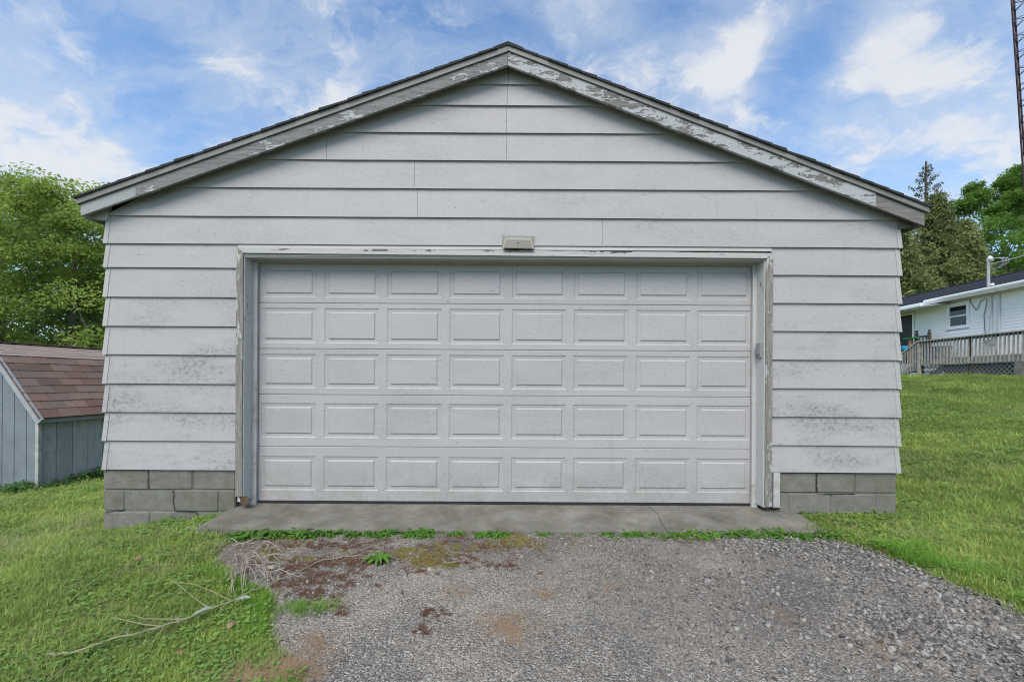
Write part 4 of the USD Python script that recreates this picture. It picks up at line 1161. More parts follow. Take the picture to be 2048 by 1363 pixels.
    part(y, 'green_top', [loft([Q(s - .32, tt - .12, z1 - .02), Q(s - .32, tt + .12, z1 - .02), Q(s + .32, tt + .12, z1 - .02), Q(s + .32, tt - .12, z1 - .02)], [Q(s - .32, tt - .14, z1 + .02), Q(s - .32, tt + .14, z1 + .02), Q(s + .32, tt + .14, z1 + .02), Q(s + .32, tt - .14, z1 + .02)])], M['toy_green'])
    part(y, 'column', tube([Q(s + .05, tt, zb), Q(s + .02, tt, z1 - .02)], [.10, .06], 8), M['toy_brown'])
    part(y, 'tub', tube([Q(s + .26, tt, zb - .16), Q(s + .26, tt, zb - .06), Q(s + .26, tt, zb + .02)], [.14, .18, .19], 14), M['toy_blue'])
    part(y, 'leg', tube([Q(s + .05, tt, zf), Q(s + .05, tt, zb)], .05, 8), M['toy_brown'])
    # slabs of paving and a concrete pier before the deck
    pc = onz(2022, 757, 0); pc = onplane(2022, 757, D0 - n * .55, n)
    single('paving_slab', hull(np.array([pc + d * a + n * b2 + np.array([0, 0, z]) for a in (-.55, .75) for b2 in (-.25, .2) for z in (-.06, .05)])), M['paving'], 'pale flat paving slab lying on the lawn before the deck lattice', 'paving slab')
    pp = onplane(2047, 757, D0 - n * .25, n)
    single('concrete_pier', cbox(pp[0] - .15, pp[0] + .45, pp[1] - .45, pp[1] + .15, zg - .2, zg + .42, .02), M['concrete'], 'square grey concrete pier at the lattice skirt, at the right picture edge', 'pier')


build_house()


# ---------------------------------------------------------------- lattice mast
def build_mast():
    yb = 5.3
    top, low = at(2023, 0, yb), at(2046, 340, yb)
    lean = (top - low) / (top[2] - low[2])                     # per metre of height
    foot = low - lean * (low[2] - float(land(low[0], yb)))
    T = thing('radio_mast', 'slender rusty lattice radio mast leaning at the right picture edge', 'mast', foot)
    offs = [np.array([0, 0, 0]), np.array([.30, .20, 0]), np.array([.22, -.07, 0])]
    Hm = top[2] + 3.0 - foot[2]
    for o in offs: part(T, 'leg', tube([foot + o, foot + o + lean * Hm], .016, 8), M['rust_metal'])
    z = .2; k = 0
    pitch = .352
    while z < Hm - .2:
        for i, j in ((0, 1), (1, 2), (0, 2)):
            a, b = foot + offs[i] + lean * z, foot + offs[j] + lean * z
            part(T, 'rung', tube([a, b], .0075, 5, True), M['rust_metal'])
            part(T, 'brace', tube([a, b + lean * .07 * (1 if (i, j) != (0, 1) else -1)], .006, 4, True), M['rust_metal'])
        z += pitch; k += 1
    part(T, 'concrete_foot', cbox(foot[0] - .15, foot[0] + .5, foot[1] - .2, foot[1] + .45, foot[2] - .3, foot[2] + .05, .02), M['concrete'])


build_mast()


# ---------------------------------------------------------------- trees
def leaf_mesh(rng, c, n_, size, aspect=.5, droop=.35, up=.45, fold=.25):
    """n_ leaf blades (two triangles folded along the midrib) at the points c."""
    n = len(c)
    nrm = rng.normal(0, 1, (n, 3)); nrm /= np.linalg.norm(nrm, axis=1, keepdims=True)
    nrm = nrm * (1 - up) + np.array([0, 0, up]) + rng.normal(0, .25, (n, 3)); nrm /= np.linalg.norm(nrm, axis=1, keepdims=True)
    az = rng.uniform(0, 2 * np.pi, n)
    t = np.stack([np.cos(az), np.sin(az), rng.normal(-droop, .3, n)], 1)
    t -= nrm * np.einsum('ij,ij->i', t, nrm)[:, None]; t /= np.linalg.norm(t, axis=1, keepdims=True)
    t[:, 2] -= droop * .5; t /= np.linalg.norm(t, axis=1, keepdims=True)
    b = np.cross(nrm, t); b /= np.linalg.norm(b, axis=1, keepdims=True)
    s = (np.asarray(size) * rng.uniform(.65, 1.3, n))[:, None]
    base, tip = c, c + t * s
    mid = c + t * s * .45
    l = mid + b * s * aspect * .5 + nrm * s * fold * .3
    r = mid - b * s * aspect * .5 + nrm * s * fold * .3
    v = np.stack([base, l, tip, r], 1).reshape(-1, 3)
    i = np.arange(n) * 4
    return v, np.vstack([np.stack([i, i + 2, i + 1], 1), np.stack([i, i + 3, i + 2], 1)])


def limb(rng, a, b, r0, r1, sag=.12, n=7):
    t = np.linspace(0, 1, n)[:, None]
    L = np.linalg.norm(np.asarray(b) - a)
    p = np.asarray(a) * (1 - t) + np.asarray(b) * t + np.cumsum(rng.normal(0, .045 * L / n ** .5, (n, 3)), 0) * (t * (1.2 - t))
    p[:, 2] += sag * L * (4 * t * (1 - t))[:, 0] * .5
    return tube(p, np.linspace(r0, r1, n), 6, True), p


def broad_tree(name, label, base, height, radius, seed, leaf, mat, nclump=120, per=330, crown_low=.2, squash=1.0, group=None, gaps=.45, top_bias=0.0, lean=(0, 0), aspect=.5, shape=None):
    rng = np.random.default_rng(seed)
    base = np.array(base, float)
    T = thing(name, label, 'tree', base, group)
    hub = base + np.array([lean[0], lean[1], height * .42])
    tr, tp = limb(rng, base - (0, 0, .2), base + np.array([lean[0] * 1.2, lean[1] * 1.2, height * .72]), .022 * height, .006 * height, .02, 10)
    # clump centres through the crown, with holes
    lo, hi = height * crown_low, height
    C = []
    tries = 0
    while len(C) < nclump and tries < 60000:
        tries += 1
        h = rng.uniform(0, 1)
        prof = shape(h) if shape else (math.sin(math.pi * (.12 + .80 * h)) ** .7)
        rr = radius * prof * rng.uniform(.15, 1) ** .5
        a = rng.uniform(0, 2 * math.pi)
        p = base + np.array([lean[0] * (h + .3), lean[1] * (h + .3), lo + (hi - lo) * h]) + np.array([math.cos(a) * rr, math.sin(a) * rr * squash, 0])
        if meshkit.fbm(p[None] * (3.2 / radius), 2, seed)[0] < gaps: continue
        C.append(p)
    C = np.array(C)
    limbs, limb_pts = [tr], [tp]
    order = np.argsort(np.linalg.norm(C - hub, axis=1))
    nodes = [q for q in tp[3:]]
    for k, i in enumerate(order):
        nd = np.array(nodes)
        d = np.linalg.norm(nd - C[i], axis=1) + .8 * np.maximum(0, nd[:, 2] - C[i][2] + .1 * radius)
        a = nd[np.argmin(d)]
        w = max(.0022 * height * (1 - .55 * k / len(order)), .006)
        g, p = limb(rng, a, C[i], w * 1.5, w * .4, .10, 6)
        limbs.append(g); nodes += [p[3], p[5]]
    part(T, 'trunk', limbs, M['bark'], smooth=True)
    cr = radius * .26
    pts = []
    for p in C:
        k = int(per * rng.uniform(.5, 1.4))
        q = rng.normal(0, 1, (k, 3)); q /= np.linalg.norm(q, axis=1, keepdims=True)
        q *= (rng.uniform(0, 1, (k, 1)) ** .45) * cr * rng.uniform(.6, 1.35)
        q[:, 2] = q[:, 2] * .55 - .12 * (q[:, :2] ** 2).sum(1) / cr
        pts.append(p + q)
    pts = np.vstack(pts)
    part(T, 'crown', leaf_mesh(rng, pts, len(pts), leaf, aspect), mat)


def evergreen(name, label, base, height, radius, seed, n, size, mat, sparse=False, group=None, top=1.0):
    """A conifer: drooping sprays on whorled branches."""
    rng = np.random.default_rng(seed)
    base = np.array(base, float)
    T = thing(name, label, 'tree', base, group)
    tz = np.linspace(-.2, height, 12)
    tr = np.stack([base[0] + .04 * np.sin(tz), base[1] + .04 * np.cos(tz * 1.3), base[2] + tz], 1)
    wood = [tube(tr, np.linspace(.016 * height, .004 * height, 12), 7)]
    sprays = []
    nb = 95 if sparse else 260
    for i in range(nb):
        h = (i / nb) ** .85
        z = height * (.06 + .93 * h)
        prof = (1 - h) ** .75 * (.75 + .5 * rng.random()) if not sparse else (1 - h) ** .62 * rng.uniform(.55, 1.1)
        L = max(radius * prof, .25)
        a = i * 2.39996 + rng.normal(0, .3)
        dirh = np.array([math.cos(a), math.sin(a), 0])
        s = np.linspace(0, 1, 8)
        rise = (.55 * s ** 2 - .18 * s) if sparse else (-.28 * s + .22 * s ** 2.5)
        p = base + np.array([0, 0, z]) + dirh * (L * s)[:, None] + np.array([0, 0, 1.]) * (L * rise)[:, None] + rng.normal(0, .02 * L, (8, 3)) * s[:, None]
        wood.append(tube(p, np.linspace(.012 + .008 * L, .004, 8), 4, False))
        m = int(n / nb * (L / radius + .15) * 1.5)
        u = rng.uniform(.05 if not sparse else .25, 1, m) ** .8
        q = np.stack([np.interp(u, s, p[:, k]) for k in range(3)], 1)
        wd = (.05 if sparse else .16) * radius * (1.05 - u)
        side = np.array([-dirh[1], dirh[0], 0])
        q = q + side * (rng.normal(0, 1, m) * wd)[:, None] + rng.normal(0, .05, (m, 3)) + np.array([0, 0, -1.]) * (np.abs(rng.normal(0, .11 if not sparse else .05, m)) * radius * .5)[:, None]
        sprays.append(q)
    part(T, 'trunk', wood, M['bark'], smooth=True)
    q = np.vstack(sprays)
    part(T, 'crown', leaf_mesh(rng, q, len(q), size, .34, .55, .25, .15), mat)


def build_trees():
    lf = M['leafy']
    light = lf('light_green_tree_leaves', [(.0, (.14, .205, .04)), (.4, (.285, .38, .075)), (.75, (.47, .545, .12)), (1., (.63, .65, .18))], .50, vary_pos=.8)
    mid = lf('mid_green_tree_leaves', [(.0, (0.072, 0.137, 0.032)), (.5, (0.161, 0.282, 0.056)), (1., (0.338, 0.483, 0.097))], .45, vary_pos=.6)
    dark = lf('dark_hedge_leaves', [(.0, (0.047, 0.108, 0.020)), (.6, (0.115, 0.216, 0.035)), (1., (0.230, 0.351, 0.068))], .4, vary_pos=.6)
    maple = lf('maple_leaves', [(.0, (0.067, 0.134, 0.025)), (.5, (0.157, 0.280, 0.043)), (1., (0.314, 0.437, 0.073))], .48, vary_pos=.35)
    olive = lf('olive_conifer_foliage', [(.0, (0.125, 0.144, 0.050)), (.4, (0.237, 0.269, 0.094)), (.8, (0.350, 0.375, 0.150)), (1., (0.475, 0.425, 0.213))], .3, vary_pos=.5)
    sparse = lf('sparse_needles', [(.0, (.06, .065, .03)), (.6, (.13, .14, .055)), (1., (.2, .17, .1))], .15, vary_pos=.5)
    g = lambda x, y: float(land(x, y))
    # behind the shed
    def put(u, y): return (at(u, 760, y)[0], y)
    for args in (
        ('leafy_tree', 'light green leafy tree whose crown meets the left picture edge', put(-10, 8.5), 8.1, 2.7, 31, .10, light, 115, 440, .10, (.2, 0)),
        ('leafy_tree', 'light green leafy tree with forked trunk, between shed and garage corner', put(140, 9.0), 8.1, 2.6, 37, .10, light, 115, 440, .10, (.15, 0)),
        ('leafy_tree', 'darker green leafy tree standing behind the light green ones on the left', put(70, 13.0), 8.6, 3.6, 41, .115, mid, 110, 360, .06, (0, 0)),
        ('leafy_tree', 'green tree half hidden behind the left garage wall', put(290, 12.0), 7.0, 3.0, 43, .14, mid, 90, 260, .06, (0, 0))):
        nm, lb, (x, y), h, r, sd, ls, mt, nc, per, low, ln = args
        broad_tree(nm, lb, (x, y, g(x, y)), h, r, sd, ls, mt, nc, per, low, lean=ln, gaps=.44)
    for k, (u, y, h, r, lb) in enumerate(((-60, 12, 4.2, 2.6, 'dark green bush under the trees, leftmost behind the shed roof'), (60, 11, 3.6, 2.4, 'dark green bush under the trees, above the middle of the shed roof'), (190, 11.5, 3.6, 2.4, 'dark green bush at the left garage wall, behind the shed'))):
        x, y = put(u, y)
        rng = np.random.default_rng(60 + k)
        B = thing('bush', lb, 'bush', (x, y, g(x, y)))
        nn = 14000
        q = rng.normal(0, 1, (nn, 3)); q /= np.linalg.norm(q, axis=1, keepdims=True)
        rad = (.55 + .75 * meshkit.fbm(q * 2.6 + k * 7, 4, k)) * rng.uniform(.25, 1, nn) ** .4
        q = q * rad[:, None] * np.array([r, r, h * .62]); q[:, 2] += h * .45
        q = q[q[:, 2] > 0]
        part(B, 'foliage', leaf_mesh(rng, q + (x, y, g(x, y)), len(q), .12, .5), dark)
        part(B, 'stem', [limb(rng, np.array([x, y, g(x, y) - .1]), np.array([x + r * .6 * math.cos(a), y + r * .6 * math.sin(a), g(x, y) + h * .7]), .03, .008)[0] for a in (0, 1.6, 3.1, 4.7)], M['bark'])
    # a far hedgerow closes the view behind both sides
    rng = np.random.default_rng(77)
    pts = []
    for x0, x1, y0, y1, h in ((-75, -14, 34, 40, 5.5), (-14, 20, 44, 48, 4.0), (20, 80, 44, 50, 7.0)):
        nn = int(abs(x1 - x0) * 700)
        x = rng.uniform(x0, x1, nn); y = rng.uniform(y0, y1, nn)
        top = h * (.7 + .6 * meshkit.fbm(np.stack([x * .2, y * .2, 0 * x], -1), 3, 5))
        pts.append(np.stack([x, y, land(x, y) + top * rng.uniform(0, 1, nn) ** .7], 1))
    pts = np.vstack(pts)
    single('hedgerow', leaf_mesh(rng, pts, len(pts), .42, .6), dark, 'far dark hedgerow closing the view behind the lawns', 'hedgerow', kind='stuff')
    # behind the house
    for u, y, h, r, sd, lb in ((1790, 24.6, 11.4, 3.4, 51, 'dense olive evergreen rising behind the garage wall, nearest the right eave'), (1872, 25.5, 12.4, 3.4, 52, 'dense olive evergreen behind the house, under the bare-topped spruce'), (1928, 24.8, 10.2, 3.1, 53, 'dense olive evergreen behind the dark vent pipe of the house roof')):
        x, y = at(u, 700, y)[0], y
        evergreen('evergreen_tree', lb, (x, y, g(x, y)), h - .0, r, sd, 34000, .26, olive)
    x, y = at(1850, 700, 29)[0], 29
    ztop = at(1850, 323, y)[2]
    evergreen('spruce_tree', 'tall thin-topped spruce with bare upswept branches behind the right eave', (x, y, g(x, y)), ztop - g(x, y), 3.6, 57, 6500, .20, sparse, True)
    for u, v, y, r, sd, lb, per in ((1998, 352, 29.5, 3.7, 61, 'bright green broadleaf tree behind the house roof, left of the mast', 340), (2090, 326, 30.5, 4.4, 62, 'bright green broadleaf tree behind the house, cut by the right picture edge', 340)):
        x = at(u, 700, y)[0]
        broad_tree('broadleaf_tree', lb, (x, y, g(x, y)), at(u, v, y)[2] - g(x, y), r, sd, .21, maple, 175, per, .03, gaps=.36)


build_trees()
# ---------------------------------------------------------------- grass, weeds, moss and what lies on the ground
def blades(rng, n, radius, h0, h1, width, bend=.6, segs=3, upright=.35):
    """A tuft of n curved, tapering blades."""
    a = rng.uniform(0, 2 * np.pi, n); r = radius * rng.uniform(0, 1, n) ** .6
    root = np.stack([r * np.cos(a), r * np.sin(a), 0 * r - .008], 1)
    az = a + rng.normal(0, 1.1, n)
    h = rng.uniform(h0, h1, n)
    lean = rng.uniform(.05, 1, n) * (1 - upright) * bend * 1.6 + .05
    d = np.stack([np.cos(az), np.sin(az), 0 * az], 1)
    side = np.stack([-np.sin(az), np.cos(az), 0 * az], 1)
    V, Fc = [], []
    w = width * rng.uniform(.6, 1.3, n)
    for k in range(segs + 1):
        t = k / segs
        p = root + d * (h * lean * t ** 1.7)[:, None] + np.array([0, 0, 1.]) * (h * (t - .32 * lean * t ** 2.2))[:, None]
        ww = (w * (1 - t) ** .7 * (.75 + .5 * t) / 2)[:, None] if k < segs else 0
        if k < segs: V += [p - side * ww, p + side * ww]
        else: V += [p]
    m = len(V)
    v = np.stack(V, 1).reshape(-1, 3)
    i = np.arange(n) * m
    for k in range(segs - 1):
        Fc += [np.stack([i + 2 * k, i + 2 * k + 1, i + 2 * k + 3], 1), np.stack([i + 2 * k, i + 2 * k + 3, i + 2 * k + 2], 1)]
    Fc.append(np.stack([i + 2 * segs - 2, i + 2 * segs - 1, i + 2 * segs], 1))
    return v, np.vstack(Fc)


def broad_leaves(rng, n, radius, size, height, flat=.5):
    """Low broad leaves (clover, plantain, creeping weeds): six-cornered, slightly cupped."""
    a = rng.uniform(0, 2 * np.pi, n); r = radius * rng.uniform(0, 1, n) ** .55
    c = np.stack([r * np.cos(a), r * np.sin(a), height * rng.uniform(.15, 1, n)], 1)
    az = rng.uniform(0, 2 * np.pi, n); tilt = rng.uniform(-.2, 1, n) * flat
    t = np.stack([np.cos(az) * np.cos(tilt), np.sin(az) * np.cos(tilt), -np.sin(tilt) * .8 + .15], 1)
    b = np.stack([-np.sin(az), np.cos(az), rng.normal(0, .25, n)], 1)
    s = (size * rng.uniform(.5, 1.35, n))[:, None]
    nn = np.cross(t, b)
    P = [c - t * s * .5, c - t * s * .15 + b * s * .30 + nn * s * .07, c + t * s * .25 + b * s * .26 + nn * s * .06, c + t * s * .55, c + t * s * .25 - b * s * .26 + nn * s * .06, c - t * s * .15 - b * s * .30 + nn * s * .07]
    v = np.stack(P, 1).reshape(-1, 3)
    i = np.arange(n) * 6
    return v, np.vstack([np.stack([i + q for q in f], 1) for f in ((0, 1, 5), (1, 2, 5), (2, 4, 5), (2, 3, 4))])


def strap(root, az, length, width, rise, segs=5, twist=0.0, jag=0.0, rng=None):
    """One long leaf that rises and falls over."""
    d = np.array([math.cos(az), math.sin(az), 0]); s = np.array([-math.sin(az), math.cos(az), 0])
    v, f = [], []
    for k in range(segs + 1):
        t = k / segs
        p = np.asarray(root) + d * length * t + np.array([0, 0, length * rise * (1.9 * t - 1.75 * t * t)])
        w = width * (math.sin(math.pi * (.08 + .87 * t)) ** .8) / 2 * (1 + (rng.uniform(-jag, jag) if rng is not None else 0))
        q = s * math.cos(twist * t) + np.array([0, 0, 1.]) * math.sin(twist * t)
        v += [p - q * w + (0, 0, w * .25), p, p + q * w + (0, 0, w * .25)]
    for k in range(segs):
        for j in (0, 1):
            a = 3 * k + j
            f += [[a, a + 1, a + 4], [a, a + 4, a + 3]]
    return np.array(v), np.array(f)


def ground_at(u, v, h=0.0, drive=False):
    """The point of the lawn or driveway that pixel (u, v) shows."""
    z = -.1
    for _ in range(12):
        p = onz(u, v, z)
        z = float(land(p[0], p[1])) + h
    return onz(u, v, z)


def visible(x, y, margin=1.75): return (np.abs(x) / (y + DIST) < margin)


def blocked(x, y):
    b = on_drive(x, y, .0)
    b |= (x > -2.58) & (x < 2.60) & (y > APRON_Y - .0) & (y < .2)
    b |= (x > -3.80) & (x < 3.63) & (y > -.012) & (y < 7.4)
    C = at(77, 990, 2.57); q = np.stack([x - C[0], y - C[1]], -1)
    l, w = q @ np.array([.15, .989]), q @ np.array([-.989, .15])
    b |= (l > 0) & (l < 2.5) & (w > 0) & (w < 3)
    q = np.stack([x - 16.9, y - 12.0], -1)
    b |= ((q @ np.array([.998, -.057])) > .0)
    b |= (y > 0) & (np.abs(x) / (y + DIST) < .72)
    return b


def lawn_points(rng, d0, power, r0=1.25, r1=25.0):
    """Points whose density falls with the distance from where one stands."""
    n = 400000
    tot = d0 * 2 ** power
    ang = math.radians(72)
    rr = np.linspace(r0, r1, 4000)
    cdf = np.cumsum(rr ** (1 - power)); area = cdf[-1] * (rr[1] - rr[0]) * 2 * ang * tot
    n = int(area)
    r = np.interp(rng.uniform(0, 1, n), cdf / cdf[-1], rr)
    a = rng.uniform(-ang, ang, n)
    x, y = r * np.sin(a), r * np.cos(a) - DIST
    k = visible(x, y) & ~blocked(x, y)
    return x[k], y[k], r[k]


def build_lawn():
    rng = np.random.default_rng(9)
    # mown grass
    tufts = [("tuft" if i == 0 else f"tuft_{i:03d}", blades(rng, 46, .058, .018, .050, .0042, .9), M['grass']) for i in range(6)]
    x, y, r = lawn_points(rng, 1050, 1.35)
    s = (r / 2) ** .62 * rng.uniform(.7, 1.3, len(x))
    nn = meshkit.fbm(np.stack([x * 1.4, y * 1.4, 0 * x], -1), 3, 3)
    s *= .75 + .6 * nn
    sc = np.stack([s, s, s * np.clip((r / 2) ** -.28, .5, 1) * rng.uniform(.75, 1.25, len(x))], 1)
    z = land(x, y) + .030 * bump_noise(x, y, 1.3)
    scatter('/World/lawn_grass', tufts, np.stack([x, y, z], 1), quats(rng.uniform(0, 6.28, len(x)), np.abs(rng.normal(0, .16, len(x))), rng.uniform(0, 6.28, len(x))), sc, rng.integers(0, len(tufts), len(x)), label='short mown grass of the lawn on both sides of the driveway')
    # broad-leaved creeping weeds in the lawn, most on the left
    pats = [("leaves" if i == 0 else f"leaves_{i:03d}", broad_leaves(rng, 30, .07, .0145, .032), M['clover']) for i in range(5)]
    x, y, r = lawn_points(rng, 360, 1.35)
    nn = meshkit.fbm(np.stack([x * 1.1 + 9, y * 1.1, 0 * x], -1), 4, 13)
    k = rng.uniform(0, 1, len(x)) < np.clip((nn - .34) * 3.2, .03, 1)
    x, y, r = x[k], y[k], r[k]
    s = (r / 2) ** .55 * rng.uniform(.6, 1.35, len(x))
    z = land(x, y) + .030 * bump_noise(x, y, 1.3) + .004
    scatter('/World/lawn_clover', pats, np.stack([x, y, z], 1), quats(rng.uniform(0, 6.28, len(x)), np.abs(rng.normal(0, .12, len(x))), rng.uniform(0, 6.28, len(x))), np.stack([s, s, s], 1), rng.integers(0, len(pats), len(x)), label='low broad leaves growing among the lawn grass')
    # dry clippings and thatch lying in the lawn
    mats = [("mat" if i == 0 else f"mat_{i:03d}", blades(rng, 16, .05, .03, .085, .0026, 2.2, 3, 0.0), M['dead']) for i in range(3)]
    x, y, r = lawn_points(rng, 140, 1.05)
    nn = meshkit.fbm(np.stack([x * .9 + 3, y * 2.2, 0 * x], -1), 4, 71)
    k = rng.uniform(0, 1, len(x)) < np.clip((nn - .50) * 6, .06, 1)
    x, y, r = x[k], y[k], r[k]
    s = (r / 2) ** .6 * rng.uniform(.6, 1.4, len(x))
    z = land(x, y) + .030 * bump_noise(x, y, 1.3) + .014
    scatter('/World/lawn_thatch', mats, np.stack([x, y, z], 1), rng.uniform(0, 6.28, len(x)), np.stack([s, s, s * .5], 1), rng.integers(0, 3, len(x)), label='dry straw clippings lying in the lawn')
    # longer grass at walls and along the driveway edge
    longs = [("tuft" if i == 0 else f"tuft_{i:03d}", blades(rng, 34, .045, .05, .125, .0050, 1.0, 4), M['grass_long']) for i in range(4)]
    P = []
    yy = rng.uniform(-3.0, -.7, 900); P.append(np.stack([edge_right(yy) + .02 + np.abs(rng.normal(0, .16, 900)), yy, rng.uniform(.5, 1.1, 900)], 1))
    yy = rng.uniform(-3.0, -.55, 420); P.append(np.stack([edge_left(yy) - .01 - np.abs(rng.normal(0, .06, 420)), yy, rng.uniform(.30, .65, 420)], 1))
    xx = rng.uniform(-3.80, -2.70, 120); P.append(np.stack([xx, -.02 - np.abs(rng.normal(0, .05, 120)), rng.uniform(.25, .75, 120) * np.interp(xx, [-3.8, -3.1, -2.7], [.5, 1.2, 1.2])], 1))
    xx = rng.uniform(2.65, 3.66, 110); P.append(np.stack([xx, -.02 - np.abs(rng.normal(0, .05, 110)), rng.uniform(.25, .6, 110)], 1))
    yy = rng.uniform(-.45, 0.0, 60); P.append(np.stack([-2.64 - np.abs(rng.normal(0, .05, 60)), yy, rng.uniform(.3, .8, 60)], 1))
    yy = rng.uniform(-.5, 0.0, 60); P.append(np.stack([2.66 + np.abs(rng.normal(0, .06, 60)), yy, rng.uniform(.3, .6, 60)], 1))
    P = np.vstack(P)
    k = (meshkit.fbm(np.stack([P[:, 0] * 3, P[:, 1] * 3, 0 * P[:, 0]], -1), 2, 8) > .40)
    P = P[k]
    n = len(P)
    scatter('/World/long_grass', longs, np.stack([P[:, 0], P[:, 1], land(P[:, 0], P[:, 1])], 1), quats(rng.uniform(0, 6.28, n), np.abs(rng.normal(0, .2, n)), rng.uniform(0, 6.28, n)), P[:, 2], rng.integers(0, 4, n), label='longer unmown grass along the driveway edges and at the foot of the garage walls')

    # weeds rooted in the joint between apron and driveway
    wd = []
    for i in range(4):
        ms = [strap((rng.normal(0, .008), rng.normal(0, .008), 0), rng.uniform(0, 6.28), rng.uniform(.035, .085), rng.uniform(.009, .019), rng.uniform(.35, .85), rng=rng, jag=.35) for _ in range(15)]
        wd.append(("weed" if i == 0 else f"weed_{i:03d}", cat(ms + [blades(rng, 14, .03, .03, .075, .004, 1.1)]), M['weed']))
    P = []
    for u0, u1, m, sz in ((470, 885, 150, 1.0), (480, 560, 50, 1.25), (905, 1012, 42, .95), (1070, 1240, 48, .62), (1250, 1480, 92, .92), (1440, 1640, 95, 1.0), (560, 620, 22, 1.2), (820, 870, 22, 1.15), (1060, 1250, 14, .5)):
        a, b = onz(u0, 1060, -.05)[0], onz(u1, 1060, -.05)[0]
        xx = rng.uniform(a, b, m)
        P.append(np.stack([xx, APRON_Y - .005 + rng.normal(-.025, .04, m), sz * np.clip(np.exp(rng.normal(-.32, .42, m)), .3, 1.15)], 1))
    xx = rng.uniform(2.55, 3.5, 26); P.append(np.stack([xx, -.03 - np.abs(rng.normal(0, .03, 26)), rng.uniform(.3, .7, 26)], 1))
    P = np.vstack(P); n = len(P)
    scatter('/World/joint_weeds', wd, np.stack([P[:, 0], P[:, 1], land(P[:, 0], P[:, 1]) - .002], 1), quats(rng.uniform(0, 6.28, n), np.abs(rng.normal(0, .15, n)), rng.uniform(0, 6.28, n)), P[:, 2], rng.integers(0, 4, n), label='leafy weeds growing in the joint between concrete apron and driveway')

    # rough growth along the foot of the shed
    dk = M['leafy']('shaded_weed_leaves', [(.0, (.04, .10, .02)), (.6, (.09, .19, .04)), (1., (.19, .28, .08))], .3)  # weed leaves of a darker green
    pro = [("weed" if i == 0 else f"weed_{i:03d}", cat([broad_leaves(rng, 46, .20, .075, .22, .9), blades(rng, 24, .14, .12, .34, .008, 1.0, 4)]), dk) for i in range(3)]
    C = at(77, 990, 2.57)
    l = rng.uniform(-.1, 2.3, 60); o = np.abs(rng.normal(0, .14, 60)) + .03
    A = np.stack([C[0] + .15 * l + .989 * o, C[1] + .989 * l - .15 * o, rng.uniform(.35, .8, 60) * np.interp(l, [0, .4, .9, 2.2], [.6, 1.1, 1.7, 1.9])], 1)
    w = rng.uniform(-.05, 1.6, 46); o = np.abs(rng.normal(0, .22, 46)) + .05
    B = np.stack([C[0] - .989 * w - .15 * o, C[1] + .15 * w - .989 * o, rng.uniform(.35, .75, 46)], 1)
    P = np.vstack([A, B]); n = len(P)
    scatter('/World/shed_weeds', pro, np.stack([P[:, 0], P[:, 1], land(P[:, 0], P[:, 1])], 1), rng.uniform(0, 6.28, n), P[:, 2], rng.integers(0, 3, n), label='rough dark weeds along the foot of the shed walls')
    st = []
    for i in range(9):
        b = np.array([C[0] + .15 * rng.uniform(.7, 1.7) + .25, C[1] + rng.uniform(.6, 1.6), 0]); b[2] = float(land(b[0], b[1]))
        e = b + np.array([rng.uniform(.2, .75), rng.uniform(-.2, .4), rng.uniform(.25, .62)])
        t = np.linspace(0, 1, 6)[:, None]
        p = b * (1 - t) + e * t; p[:, 2] += .12 * np.sin(np.pi * t[:, 0])
        st.append(tube(p, [.007, .006, .006, .005, .004, .002], 5))
    W = thing('dry_brush', 'dry pale stems leaning out of the weeds between shed and garage', 'dry brush', (C[0] + .3, C[1] + 1, float(land(C[0] + .3, C[1] + 1))))
    for m in st: part(W, 'stem', m, M['dead'])


build_lawn()


def icorock(rng, k=0):
    p = rng.normal(0, 1, (14, 3)); p /= np.linalg.norm(p, axis=1, keepdims=True)
    return hull(p * rng.uniform(.75, 1.1, (14, 1)) * np.array([1, .8, .5]))


